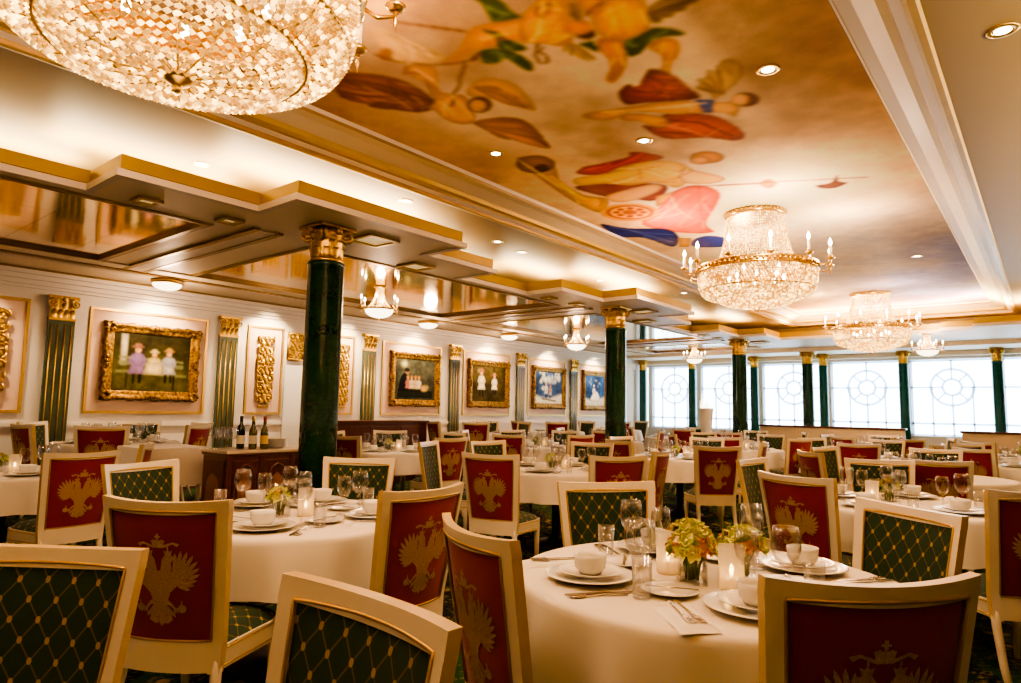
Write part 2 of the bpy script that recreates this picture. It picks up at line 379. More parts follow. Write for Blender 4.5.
# ceilings
FX0, FX1, FY0, FY1, FZ = -4.40, -.87, -2.6, 16.3, 3.70
TR = .44
m = MB(); Z = 3.5
for x0, x1, y0, y1 in ((-7.6, FX0-TR, -5, 19), (FX1+TR, 5, -5, 19), (FX0-TR, FX1+TR, -5, FY0-TR), (FX0-TR, FX1+TR, FY1+TR, 19)): m.box(x0, x1, y0, y1, Z, Z+.1)
m.box(-7.6, -7.5, -5, 17.4, 3.09, Z); m.box(-7.5, 5, 17.3, 17.4, 3.09, Z)
m.box(FX0-TR, FX1+TR, FY0-TR, FY1+TR, 3.78, 3.9)
struct('ceiling', m, 'ceil')
zig = [(-5.8, -5.0)]
for k in range(-1, 3):
    b = 5.65*k
    for x0, x1, y in ((-5.8, -5.2, 1.81), (-5.2, -4.63, 2.92), (-4.63, -5.2, 4.85), (-5.2, -5.8, 6.0)):
        if -4.9 < y+b < 14.4: zig += [(x0, y+b), (x1, y+b)]
zig += [(-4.63, 15.2), (-1.55, 15.2), (-1.55, 14.95), (-1.0, 14.95), (-1.0, 14.6), (5, 14.6)]
sof = MB()
for (x0, y0), (x1, y1) in zip(zig[:-1], zig[1:]):
    if abs(x0-x1) < 1e-6 and y1 > y0 and x0 < -4.5: sof.box(-6.0, x0, y0, y1, 3.0, 3.05)
for x0, x1, y in ((-6.0, -1.55, 15.2), (-1.55, -1.0, 14.95), (-1.0, 5, 14.6)): sof.box(x0, x1, y, 17.3, 3.0, 3.05)
sof.box(WX, 5, 17.3, WY, 2.90, 3.1); sof.box(WX, 5, 18.45, WY, 2.78, 2.9)
MY = [(-4.9, -2.9), (-1.7, 2.82), (3.95, 8.45), (9.6, 14.1), (15.25, 16.9)]
ys = [-5]+[v for p in MY for v in p]+[17.3]
for a, b in zip(ys[::2], ys[1::2]): sof.box(-8.55, -6.0, a, b, 3.0, 3.09)
sof.box(-9.8, -8.55, -5, 17.3, 2.98, 3.09)
sof.box(.85, 5, -5, 14.6, 3.0, 3.05); sof.box(4.9, 5, -5, 14.6, 3.05, 3.5)
struct('ceiling_soffit', sof, 'soffit')
m = MB()
for a, b in MY: m.box(-8.55, -6.0, a, b, 3.022, 3.085)
struct('ceiling_mirror', m, 'mirror')
fas = MB(); lip = MB(); strips = []
for (x0, y0), (x1, y1) in zip(zig[:-1], zig[1:]):
    t = .05
    if abs(x0-x1) < 1e-6:
        a, b = min(y0, y1), max(y0, y1); s = -1 if x0 < -4.5 else (1 if False else -1)
        if x0 > -4.5: s = 1
        fas.box(min(x0, x0+s*t), max(x0, x0+s*t), a+.004, b-.004, 3.056, 3.159); lip.box(min(x0-s*.035, x0+s*.03), max(x0-s*.035, x0+s*.03), a-.031, b+.031, 2.986, 3.039)
        strips.append(((x0+s*.92, (a+b)/2), b-a, True))
    else:
        a, b = min(x0, x1), max(x0, x1)
        up = (x1 > x0 and y0 < 14) or y0 > 14.5
        s = 1 if up else -1
        if y0 > 14.5: s = 1
        fas.box(a-.002, b+.002, min(y0, y0+s*t), max(y0, y0+s*t), 3.055, 3.16); lip.box(a-.037, b+.037, min(y0-s*.035, y0+s*.03), max(y0-s*.035, y0+s*.03), 2.985, 3.04)
        
        if y0 > 14.5: strips.append((((a+b)/2, y0+s*.75), b-a, False))
fas.box(.85, .9, -5, 14.6, 3.056, 3.16); lip.box(.815, .88, -5, 14.6, 2.986, 3.04)
for k in range(5): strips.append(((1.35, -2.6+3.6*k), 3.5, True))  # strips added out of view on the right to warm the ceiling there
struct('trim_1', fas, 'fascia'); struct('trim_2', lip, 'lip')
def add_light(kind, loc, power, color=(1, .74, .42), size=.1, rot=None, sy=None, spot=None, blend=.5):
    d = bpy.data.lights.new(kind.lower()+'_lamp', kind); d.energy = power; d.color = color
    if kind == 'AREA':
        d.shape = 'RECTANGLE'; d.size = size; d.size_y = sy or size
    else: d.shadow_soft_size = size
    if spot: d.spot_size = spot; d.spot_blend = blend
    o = bpy.data.objects.new(d.name, d); COL.objects.link(o); o.location = loc
    if rot: o.rotation_euler = rot
    return o
COVE = 36.0
for (c, L, along_y) in strips:
    if c[1] < -3 or c[0] > 2.5 and L < 3: pass
    if L < .1: continue
    o = add_light('AREA', (c[0], c[1], 3.10 if c[0] > .9 and along_y else 3.30), COVE*L*(3.2 if c[0] > .9 and along_y else 1), (1, .80, .50), L+.35 if not along_y else .34, (PI, 0, 0), .34 if not along_y else L+.35)
# moulding stack round the fresco, swept and mitred
segs = [((0, 3.705), (.025, 3.675), 'lip'), ((.025, 3.675), (.04, 3.655), 'brown'), ((.04, 3.655), (.12, 3.642), 'cove'), ((.12, 3.642), (.24, 3.585), 'cove'), ((.24, 3.585), (.25, 3.545), 'fascia'),
        ((.25, 3.545), (.30, 3.535), 'fascia'), ((.30, 3.535), (.31, 3.52), 'brown'), ((.31, 3.52), (.37, 3.505), 'lip'), ((.37, 3.505), (.375, 3.475), 'brown'), ((.375, 3.475), (.40, 3.468), 'fascia'), ((.40, 3.468), (.435, 3.475), 'brown'), ((.435, 3.475), (.45, 3.502), 'brown')]
tm = {'lip': MB(), 'brown': MB(), 'fascia': MB(), 'cove': MB()}
for (d0, z0), (d1, z1), mk in segs:
    def rc(d): return [(FX0-d, FY0-d), (FX1+d, FY0-d), (FX1+d, FY1+d), (FX0-d, FY1+d)]
    A, B = rc(d0), rc(d1)
    for i in range(4):
        j = (i+1) % 4; tm[mk].add([(*A[i], z0), (*A[j], z0), (*B[j], z1), (*B[i], z1)], [(0, 1, 2, 3)])
for i, k in zip((3, 4, 5, 15), ('lip', 'brown', 'fascia', 'cove')): struct('trim_%d' % i, tm[k], k)
# coffer mouldings and beams
mb_, mg_, ml_ = MB(), MB(), MB()
for a, b in MY:
    for w, z, q in ((.0, 2.985, mb_), (.05, 2.992, mg_)):
        t = .05 if w == 0 else .02
        x0, x1, y0, y1 = -8.546-w, -6.004+w, a+.004-w, b-.004+w
        q.box(x0-t, x1+t, y0-t, y0, z, 3.021); q.box(x0-t, x1+t, y1, y1+t, z, 3.021); q.box(x0-t, x0, y0, y1, z, 3.021); q.box(x1, x1+t, y0, y1, z, 3.021)
for a, b in zip(MY[:-1], MY[1:]):
    c = (a[1]+b[0])/2-.08
    ml_.box(-8.9, -5.75, c-.09, c+.09, 2.982, 3.0)
    for s in (-1, 1): mb_.box(-8.9, -5.7, c+s*.12-.03, c+s*.12+.03, 2.975, 3.0)
ml_.box(-8.98, -8.88, -5, 17.2, 2.955, 2.98); mb_.box(-8.88, -8.80, -5, 17.2, 2.962, 2.98); mg_.box(-9.02, -8.98, -5, 17.2, 2.962, 2.98)
mb_.box(-9.79, -9.70, -5, 17.4, 2.95, 2.98)  # brown strip standing in for the shade of the gap above the cornice
struct('trim_6', mb_, 'brown'); struct('trim_7', mg_, 'fascia'); struct('trim_8', ml_, 'lip')
# small flat plates whose own glow imitates lit stepped recesses beside the coffers
mr, mf = MB(), MB()
for k in range(3):
    for x, y, h in ((-5.68, 2.19, .06), (-5.66, 2.89, .06), (-5.15, 4.12, .15), (-5.70, 5.2, .13)):
        yy = y+5.65*k
        mr.box(x-h, x+h, yy-h, yy+h, 2.994, 3.0)
        for s in (-1, 1): mf.box(x-h-.03, x+h+.03, yy+s*(h+.02)-.02, yy+s*(h+.02)+.02, 2.975, 3.0); mf.box(x+s*(h+.02)-.02, x+s*(h+.02)+.02, yy-h-.02, yy+h+.02, 2.974, 3.0)
struct('trim_9', mr, 'recess'); struct('trim_10', mf, 'fascia')
# wall cornice, panels
m = MB()
for x, z0, z1 in ((.03, 2.74, 2.78), (.06, 2.78, 2.84), (.1, 2.84, 2.90), (.14, 2.90, 2.95)): m.box(WX, WX+x, -5, 17.6, z0, z1)
m.box(WX, WX+.03, -5, 17.6, 1.02, 1.07); struct('trim_11', m, 'wallcream')
m = MB(); m.box(WX, WX+.02, -5, 17.6, 0, .14); struct('baseboard_left', m, 'wood')
panels = [(.9, 2.484), (3.22, 4.74), (5.447, 6.017), (7.0, 7.465), (8.18, 9.68), (10.42, 11.94), (12.70, 14.235), (14.88, 16.4)]
PZ0, PZ1 = 1.225, 2.565
mp, mg = MB(), MB()
for a, b in panels:
    mp.box(WX, WX+.008, a, b, PZ0, PZ1); t = .035
    mg.box(WX, WX+.025, a-t, b+t, PZ0-t, PZ0); mg.box(WX, WX+.025, a-t, b+t, PZ1, PZ1+t); mg.box(WX, WX+.025, a-t, a, PZ0, PZ1); mg.box(WX, WX+.025, b, b+t, PZ0, PZ1)
struct('trim_12', mp, 'pink'); struct('trim_13', mg, 'gilt')
m = MB(); m.box(WX, WX+.06, 17.25, 17.85, 0, 2.75); m.box(WX, WX+.1, 17.2, 17.9, 2.6, 2.78); struct('trim_14', m, 'soffit')

# ------------------------------------------------------------------ ceiling fresco
P = Painter(FX0, FX1, FY0, FY1, .0125)
P._n = P.smooth_noise(.5, 3)
n1 = P.smooth_noise(1.6, 1); n2 = P.smooth_noise(.7, 2); n3 = P.smooth_noise(2.6, 9)
def lerp(a, b, t): return a*(1-t[..., None])+b*t[..., None]
u = np.clip((P.X-FX0)/(FX1-FX0), 0, 1); yy = P.Y
base = lerp(np.array(srgb((.70, .60, .46)))[None, None], np.array(srgb((.90, .82, .68)))[None, None], np.clip(n1*1.5-.25, 0, 1))
base = lerp(base, np.array(srgb((.44, .27, .18))), np.clip((.45-u)*2.2, 0, 1)*np.clip(1.3-n2, 0, 1)*np.clip((6.2-yy)/4, 0, 1)*.9)
base = lerp(base, np.array(srgb((.92, .70, .36))), np.clip(1-abs(yy-5.5)/3.5, 0, 1)*.35)
base = lerp(base, np.array(srgb((.82, .64, .44))), np.clip((u-.7)*3, 0, 1)*np.clip((7-yy)/3, 0, 1)*.7*n2)
base = lerp(base, np.array(srgb((.95, .90, .80))), np.exp(-((P.X+2.4)/1.1)**2-((yy-7.6)/2.4)**2)*.8)  # pale pool of light painted in round the middle chandelier
base = lerp(base, np.array(srgb((.50, .54, .72))), np.clip((n3-.38)*3.5, 0, 1)*np.clip((yy-7.5)/3, 0, 1)*np.clip((u-.2)*2, 0, 1)*.85)
base = lerp(base, np.array(srgb((.86, .55, .26))), np.clip((yy-14.6)/1.8, 0, 1)*.6)
base = lerp(base, np.array(srgb((.56, .40, .26))), np.clip((.52-P.smooth_noise(.9, 31))*4, 0, 1)*.55*np.clip((9-yy)/4, 0, 1))
P.C = base
def C1(pts): return [atz(340+x/4.44, y/4.44, FZ) for x, y in pts]
def C2(pts): return [atz(480+x/4.44, y/4.44, FZ) for x, y in pts]
def C3(pts): return [atz(500+x/3.596, 60+y/3.596, FZ) for x, y in pts]
def C4(pts): return [atz(640+x/2.627, 120+y/2.627, FZ) for x, y in pts]
def ellp(cx, cy, rx, ry, n=18): return [(cx+rx*math.cos(2*PI*i/n), cy+ry*math.sin(2*PI*i/n)) for i in range(n)]
def feathers(Cf, root, tips, col, w):
    for i, t in enumerate(tips):
        dx, dy = t[0]-root[0], t[1]-root[1]; L = math.hypot(dx, dy); nx, ny = -dy/L*w, dx/L*w
        P.poly(Cf([(root[0]+nx*.3, root[1]+ny*.3), (root[0]+dx*.6+nx, root[1]+dy*.6+ny), t, (root[0]+dx*.6-nx, root[1]+dy*.6-ny), (root[0]-nx*.3, root[1]-ny*.3)]), tuple(min(1, c*(.9+.2*((i*7) % 3)/2)) for c in col), shade=.35, k=3)
FOLD = []
ORG, ORG2 = (1, .70, .22), (.97, .64, .18); GRN = (.42, .47, .10)
# reclining winged figure, lower left
P.poly(C1([(0, 330), (190, 335), (330, 380), (430, 460), (350, 500), (200, 470), (0, 430)]), (.60, .36, .19), shade=.5, k=8); FOLD.append((C1, [(0, 330), (190, 335), (330, 380), (430, 460), (350, 500), (200, 470), (0, 430)], 12, (.40, .22, .10), (.80, .58, .36)))
feathers(C1, (420, 455), [(0, 350), (0, 400), (30, 440), (120, 470), (230, 480)], (.56, .34, .18), 22)
P.poly(C1([(130, 110), (200, 130), (300, 180), (440, 230), (450, 270), (300, 285), (230, 260), (150, 170)]), (.90, .74, .48), shade=.3); FOLD.append((C1, [(130, 110), (200, 130), (300, 180), (440, 230), (450, 270), (300, 285), (230, 260), (150, 170)], 10, (.72, .54, .32), (.98, .88, .68)))
P.poly(C1([(100, 0), (260, 0), (340, 20), (220, 80), (120, 60)]), (.88, .70, .46), shade=.3)
feathers(C1, (170, 140), [(450, 250), (420, 275), (340, 285)], (.92, .78, .52), 16)
P.poly(C1(ellp(205, 240, 34, 28)), (.80, .55, .30))
P.poly(C1([(300, 290), (420, 300), (440, 400), (500, 420), (560, 430), (600, 540), (500, 545), (400, 480), (350, 490), (420, 450), (390, 380), (300, 330)]), (.85, .62, .36), shade=.4); FOLD.append((C1, [(300, 290), (420, 300), (440, 400), (500, 420), (560, 430), (600, 540), (500, 545), (400, 480), (350, 490), (420, 450), (390, 380), (300, 330)], 8, (.66, .42, .20), (.98, .82, .56)))
P.line(C1([(300, 292), (285, 330), (330, 320), (380, 345), (420, 450)]), .016, (.50, .30, .14))
P.poly(C1([(560, 420), (620, 350), (720, 355), (800, 390), (870, 490), (760, 450), (690, 440)]), (.84, .64, .38), shade=.3)
feathers(C1, (610, 390), [(720, 400), (800, 440), (870, 490), (840, 480), (780, 470)], (.82, .60, .36), 15)
P.poly(C1([(590, 545), (720, 520), (830, 540), (910, 620), (930, 660), (800, 600), (700, 590)]), (.66, .42, .22), shade=.4)
feathers(C1, (620, 550), [(760, 620), (850, 630), (930, 660), (900, 610), (840, 560)], (.74, .50, .28), 16)
P.poly(C1(ellp(620, 465, 56, 36)), (.58, .36, .18)); P.poly(C1(ellp(612, 470, 34, 26)), (.90, .68, .42), shade=.2)
# cherub with the rope
P.poly(C1([(455, 280), (520, 230), (570, 150), (600, 120), (720, 95), (830, 85), (900, 30), (960, 0), (1021, 0), (1021, 190), (960, 200), (880, 185), (800, 180), (690, 210), (600, 225), (520, 280)]), ORG, k=9); FOLD.append((C1, [(455, 280), (520, 230), (570, 150), (600, 120), (720, 95), (830, 85), (900, 30), (960, 0), (1021, 0), (1021, 190), (960, 200), (880, 185), (800, 180), (690, 210), (600, 225), (520, 280)], 10, (.80, .44, .10), (1, .86, .46)))
P.poly(C2([(180, 85), (250, 10), (280, -20), (350, -20), (375, 60), (400, 140), (410, 185), (350, 200), (270, 190), (180, 185)]), ORG, k=9); FOLD.append((C2, [(180, 85), (250, 10), (280, -20), (350, -20), (375, 60), (400, 140), (410, 185), (350, 200), (270, 190), (180, 185)], 8, (.80, .44, .10), (1, .86, .46)))
P.poly(C2(ellp(470, 150, 50, 26)), (.50, .32, .10)); P.poly(C2(ellp(436, 120, 62, 34)), (.95, .62, .24), shade=.3)
P.poly(C2(ellp(398, 128, 8, 7)), (.75, .35, .12), shade=0); P.line(C2([(450, 100), (470, 104)]), .012, (.35, .2, .08)); P.line(C2([(455, 130), (470, 132)]), .012, (.35, .2, .08))
feathers(C2, (400, 195), [(520, 270), (490, 275), (450, 262), (410, 248), (370, 232)], (.80, .62, .24), 12)
feathers(C2, (440, 90), [(400, 10), (420, 0), (440, -10), (395, 50)], (.66, .50, .16), 12)
for q in ([(595, -10), (700, -10), (760, 50), (810, 75), (700, 98), (665, 80), (640, 30)], [(630, 130), (690, 140), (740, 170), (830, 210), (800, 228), (710, 220), (690, 170)], [(620, 225), (700, 215), (770, 230), (850, 275), (855, 318), (800, 300), (740, 260), (700, 280), (640, 280)]):
    P.poly(C1(q), GRN, k=7, shade=.5); FOLD.append((C1, q, 9, (.24, .30, .06), (.62, .66, .22)))
for q in ([(640, 10), (700, 90)], [(690, 30), (770, 80)], [(690, 145), (780, 215)], [(640, 250), (720, 235), (820, 300)], [(660, 235), (690, 275)]): P.line(C1(q), .02, (.30, .36, .06))
# second cherub
P.poly(C2([(730, 50), (780, 10), (860, -20), (980, -20), (955, 15), (930, 15), (905, 45), (870, 50), (850, 75), (815, 80), (790, 105), (750, 95)]), (.66, .52, .24), k=6, shade=.35)
feathers(C2, (750, 60), [(960, -5), (910, 35), (860, 70), (800, 98)], (.56, .42, .16), 9)
P.poly(C2([(740, 210), (790, 170), (880, 180), (885, 240), (850, 280), (840, 325), (805, 320), (810, 250)]), ORG2, k=7); FOLD.append((C2, [(740, 210), (790, 170), (880, 180), (885, 240), (850, 280), (840, 325), (805, 320), (810, 250)], 8, (.80, .44, .10), (1, .86, .46)))
P.poly(C2([(500, 40), (540, 10), (600, -25), (720, -25), (745, 80), (750, 150), (660, 185), (560, 170), (500, 120)]), ORG, k=10); FOLD.append((C2, [(500, 40), (540, 10), (600, -25), (720, -25), (745, 80), (750, 150), (660, 185), (560, 170), (500, 120)], 8, (.80, .44, .10), (1, .86, .46)))
P.poly(C2([(515, 180), (560, 165), (650, 190), (650, 280), (630, 330), (590, 370), (560, 355), (580, 300), (560, 250), (520, 220)]), ORG2, k=7); FOLD.append((C2, [(515, 180), (560, 165), (650, 190), (650, 280), (630, 330), (590, 370), (560, 355), (580, 300), (560, 250), (520, 220)], 8, (.80, .44, .10), (1, .86, .46)))
P.poly(C2([(420, -20), (470, 60), (500, 70), (560, 20), (540, -20)]), ORG, k=6)
P.poly(C2([(640, 185), (700, 160), (760, 125), (800, 120), (870, 130), (910, 155), (820, 165), (760, 185), (710, 240), (655, 250)]), (.36, .42, .10), k=7, shade=.6); FOLD.append((C2, [(640, 185), (700, 160), (760, 125), (800, 120), (870, 130), (910, 155), (820, 165), (760, 185), (710, 240), (655, 250)], 9, (.22, .28, .06), (.56, .62, .20)))
P.poly(C2([(430, 195), (500, 180), (530, 215), (520, 235)]), (.36, .42, .10))
for q in ([(660, 230), (760, 150), (900, 150)], [(680, 240), (740, 180)]): P.line(C2(q), .02, (.26, .30, .06))
for cf, q in ((C1, [(230, 95), (400, 118), (560, 140)]), (C1, [(150, 240), (230, 270), (400, 290), (530, 280), (600, 262), (622, 235), (590, 250), (600, 268)]), (C1, [(558, 285), (530, 350), (530, 385), (500, 420), (510, 445), (490, 475)]),
              (C1, [(910, 205), (865, 240), (890, 285), (925, 275), (915, 245), (870, 225), (880, 190)]), (C1, [(880, 70), (870, 40), (930, 15), (925, 50), (885, 70), (905, 85)]), (C2, [(465, 75), (490, 45), (550, 5)])):
    P.line(cf(q), .02, (.38, .18, .06))
# flying woman in red
P.poly(C3([(770, 140), (745, 110), (700, 100), (720, 85), (705, 70), (745, 60), (740, 35), (785, 35), (790, 5), (830, -5), (868, 15), (872, 55), (840, 95), (800, 125)]), (.74, .58, .32), k=6, shade=.35, alpha=.85)
feathers(C3, (800, 120), [(705, 100), (715, 75), (740, 45), (780, 10)], (.62, .45, .22), 7); feathers(C3, (850, 60), [(790, 15), (820, -2), (850, 0)], (.84, .68, .42), 8)
P.poly(C3([(425, 120), (460, 85), (480, 95), (500, 90), (520, 50), (550, 30), (620, 50), (680, 100), (720, 135), (620, 150), (520, 155), (450, 160)]), (.66, .28, .14), k=8, shade=.6); FOLD.append((C3, [(425, 120), (460, 85), (480, 95), (500, 90), (520, 50), (550, 30), (620, 50), (680, 100), (720, 135), (620, 150), (520, 155), (450, 160)], 14, (.42, .14, .06), (.86, .50, .32)))
P.poly(C3([(510, 235), (560, 235), (600, 190), (700, 190), (800, 210), (880, 265), (850, 290), (740, 280), (590, 282)]), (.74, .36, .20), k=8, shade=.55); FOLD.append((C3, [(510, 235), (560, 235), (600, 190), (700, 190), (800, 210), (880, 265), (850, 290), (740, 280), (590, 282)], 14, (.50, .20, .10), (.92, .60, .42)))
P.poly(C3([(300, 195), (360, 183), (450, 170), (600, 150), (720, 150), (800, 152), (860, 150), (850, 205), (800, 190), (720, 190), (620, 195), (470, 185), (400, 215), (310, 210)]), (.92, .68, .38), k=6); FOLD.append((C3, [(300, 195), (360, 183), (450, 170), (600, 150), (720, 150), (800, 152), (860, 150), (850, 205), (800, 190), (720, 190), (620, 195), (470, 185), (400, 215), (310, 210)], 6, (.72, .46, .22), (1, .86, .62)))
P.poly(C3([(430, 195), (520, 195), (600, 210), (612, 235), (560, 242), (500, 220), (440, 215)]), (.90, .64, .32), k=5)
P.poly(C3([(700, 140), (770, 143), (765, 190), (730, 190)]), (.30, .36, .58), k=4)
P.poly(C3(ellp(885, 142, 48, 26)), (.52, .32, .14)); P.poly(C3(ellp(862, 142, 30, 20)), (.92, .70, .44), shade=.2)
for q in ([(480, 110), (600, 120), (690, 130)], [(540, 60), (600, 90)], [(600, 215), (720, 225), (840, 275)], [(570, 260), (700, 265)]): P.line(C3(q), .03, (.45, .16, .09))
# chariot group
P.poly(C3([(60, 360), (110, 345), (160, 350), (200, 390), (220, 440), (300, 485), (390, 500), (360, 550), (250, 500), (150, 430)]), (.84, .62, .20), k=7); FOLD.append((C3, [(60, 360), (110, 345), (160, 350), (200, 390), (220, 440), (300, 485), (390, 500), (360, 550), (250, 500), (150, 430)], 9, (.56, .36, .08), (.98, .84, .42)))
P.poly(C3(ellp(128, 375, 70, 32)), (.62, .44, .16), k=6); P.poly(C3(ellp(150, 388, 26, 14)), (.44, .28, .10))
P.poly(C3([(280, 410), (300, 385), (350, 375), (460, 350), (465, 332), (520, 333), (590, 352), (480, 382), (400, 412)]), (.66, .18, .10), k=5); FOLD.append((C3, [(280, 410), (300, 385), (350, 375), (460, 350), (465, 332), (520, 333), (590, 352), (480, 382), (400, 412)], 9, (.40, .08, .04), (.86, .34, .20)))
P.poly(C3([(270, 460), (330, 445), (420, 440), (600, 450), (560, 505), (480, 500), (370, 490)]), (.52, .16, .06), k=5)
P.poly(C3([(270, 425), (370, 410), (450, 380), (560, 362), (650, 370), (700, 410), (640, 460), (560, 440), (470, 450), (380, 445), (280, 450)]), (.90, .70, .26), k=8, shade=.4); FOLD.append((C3, [(270, 425), (370, 410), (450, 380), (560, 362), (650, 370), (700, 410), (640, 460), (560, 440), (470, 450), (380, 445), (280, 450)], 14, (.66, .44, .10), (1, .90, .56)))
P.poly(C3([(380, 490), (460, 465), (560, 445), (580, 465), (500, 500), (420, 512)]), (.92, .68, .38), k=5)
P.poly(C3([(560, 490), (650, 465), (640, 500), (560, 530)]), (.88, .62, .20), k=5)
P.poly(C3(ellp(745, 350, 62, 22)), (.80, .56, .32)); P.poly(C3(ellp(720, 360, 38, 16)), (.92, .68, .42))
P.poly(C3([(650, 395), (720, 400), (810, 425), (760, 445), (660, 440)]), (.93, .72, .46), k=5)
P.poly(C3([(510, 590), (570, 530), (640, 465), (720, 450), (790, 475), (780, 520), (740, 590), (770, 620), (640, 620)]), (.90, .42, .26), k=9, shade=.4); FOLD.append((C3, [(510, 590), (570, 530), (640, 465), (720, 450), (790, 475), (780, 520), (740, 590), (770, 620), (640, 620)], 16, (.72, .24, .14), (1, .74, .60)))
for q in ([(560, 580), (680, 480)], [(640, 600), (740, 490)], [(600, 560), (700, 540)]): P.line(C3(q), .05, (.95, .58, .44), alpha=.6)
for rr, cc in ((1.0, (.78, .56, .16)), (.80, (.60, .30, .08)), (.66, (.84, .60, .18)), (.26, (.60, .34, .10))): P.poly(C3(ellp(468, 548, 108*rr, 32*rr, 28)), cc, shade=0, soft=1)
for k in range(8):
    t = 2*PI*k/8; P.poly(C3(ellp(468+46*math.cos(t)*1.05, 548+14*math.sin(t), 14, 5)), (.58, .30, .08), shade=0)
P.poly(C3([(360, 590), (460, 605), (600, 608), (645, 640), (620, 672), (520, 640), (430, 635)]), (.16, .20, .48), k=6, shade=.5); FOLD.append((C3, [(360, 590), (460, 605), (600, 608), (645, 640), (620, 672), (520, 640), (430, 635)], 10, (.08, .10, .30), (.44, .50, .76)))
P.poly(C3([(690, 650), (740, 632), (815, 640), (815, 670), (700, 672)]), (.20, .24, .50), k=5)
P.line(C3([(470, 612), (620, 655)]), .05, (.34, .40, .66), alpha=.7)
P.poly(C3([(640, 640), (690, 640), (680, 672), (645, 672)]), (.80, .60, .26))
P.line(C3([(690, 455), (1000, 442)]), .028, (.62, .40, .22)); P.poly(C3(ellp(965, 445, 28, 16)), (.88, .66, .42))
P.line(C4([(200, 172), (400, 160), (600, 150)]), .026, (.55, .34, .2)); P.poly(C4([(460, 172), (500, 165), (518, 143), (522, 160), (545, 165), (515, 178), (480, 180)]), (.52, .30, .2))
for k in range(36):   # loose cloud strokes
    x = random.uniform(FX0+.2, FX1-.2); y = random.uniform(.5, 16); P.ell(x, y, random.uniform(.2, .7), random.uniform(.05, .12), random.choice([(.92, .80, .62), (.72, .52, .36), (.78, .70, .66), (.86, .62, .36)]), ang=random.uniform(1.2, 1.9), soft=9, shade=0, alpha=.22)
def folds(pts, n, dark, light, seed):
    rd = random.Random(seed); c = np.array(pts); m0 = c.mean(0); U, S, V = np.linalg.svd(c-m0); d, e = V[0], V[1]; L = (c-m0)@d; Wd = (c-m0)@e; q = P.mask(pts)
    if q is None: return
    keep = P.C.copy(); sl, mk = q; mk = P.blur(mk, 1)
    for i in range(n):
        o = rd.uniform(Wd.min(), Wd.max())*.8; a, b = sorted((rd.uniform(L.min(), L.max()), rd.uniform(L.min(), L.max()))); k = rd.uniform(-.5, .5)*(Wd.max()-Wd.min())
        ln = [tuple(m0+d*(a+(b-a)*t)+e*(o+k*t*t+.05*k*math.sin(6*t))) for t in (0, .25, .5, .75, 1)]
        P.line(ln, rd.uniform(.012, .035), dark if i % 2 else light, soft=1, alpha=.5)
    full = np.zeros(P.X.shape); full[sl] = mk; P.C = keep*(1-full[..., None])+P.C*full[..., None]
for i, (cf, q, n, dk, lt) in enumerate(FOLD): folds(cf(q), n, dk, lt, i)
P.C *= (.88+.24*P.smooth_noise(.12, 77)*P.smooth_noise(.4, 78)*2)[..., None]
P.C = np.clip(1.46*P.C**1.12, 0, .95)
mur = P.build('ceiling_fresco', lambda v: np.concatenate([v, np.full((len(v), 1), FZ)], 1), flip=True)
tag(mur, 'painted fresco of cherubs, robed figures and clouds filling the recessed ceiling', 'ceiling painting')

# ------------------------------------------------------------------ columns, pilasters
def spiral(c, r, turns, d=1, a0=0, n=22, fn=None):
    """scroll from the eye outwards in the u,w plane"""
    return [(c[0]+d*r*(1-.85*i/n)*math.cos(a0+2*PI*turns*i/n), c[1]+r*(1-.85*i/n)*math.sin(a0+2*PI*turns*i/n)) for i in range(n+1)]
def capital_mesh(r, h):
    m = MB()
    m.lathe([(r*1.0, 0), (r*1.06, .012), (r*1.06, .03), (r*.97, .04), (r*.95, h*.5), (r*1.05, h*.72), (r*1.25, h*.86)], 32)
    for row, (z0, hh, n, ph) in enumerate(((.04, h*.34, 10, 0), (.05, h*.56, 10, .5))):
        for k in range(n):
            a = 2*PI*(k+ph)/n
            for s_ in range(1):
                pts = []
                for j in range(7):
                    t = j/6; out = r*(.98+.05*t+.28*max(0, t-.6)**1.5*2); z = z0+hh*(t if t < .85 else .85-(t-.85)*.8)
                    pts.append((out, z, .5*(1-abs(2*t-1)**2)*r*.55+.006))
                def fn(uu, vv, a=a, pts=pts):
                    i = min(int(vv*6), 5); f = vv*6-i; o = pts[i][0]*(1-f)+pts[i+1][0]*f; z = pts[i][1]*(1-f)+pts[i+1][1]*f; w = pts[i][2]*(1-f)+pts[i+1][2]*f
                    b = (uu-.5)*2; o2 = o+.008-.012*abs(b); return (o2*math.cos(a)-b*w*math.sin(a), o2*math.sin(a)+b*w*math.cos(a), z)
                m.grid(fn, 4, 6)
    for k in range(4):
        a = PI/4+k*PI/2; ca, sa = math.cos(a), math.sin(a); R = r*1.28; rv = h*.19
        for off in (-.018, .018):
            m.tube([((R+u)*ca-off*sa, (R+u)*sa+off*ca, h*.76+w) for u, w in spiral((0, 0), rv, 1.75, 1, PI/2)], .014, 6)
        m.blob(((R)*ca, R*sa, h*.76), .026)
    for k in range(4):
        a = k*PI/2; m.blob((r*1.22*math.cos(a), r*1.22*math.sin(a), h*.84), (.035, .035, .035))
    for k in range(24): m.blob((r*1.16*math.cos(2*PI*k/24), r*1.16*math.sin(2*PI*k/24), h*.79), .016, n=6, k=4)
    q = r*1.32; m.box(-q, q, -q, q, h*.91, h, b=.012)
    return m
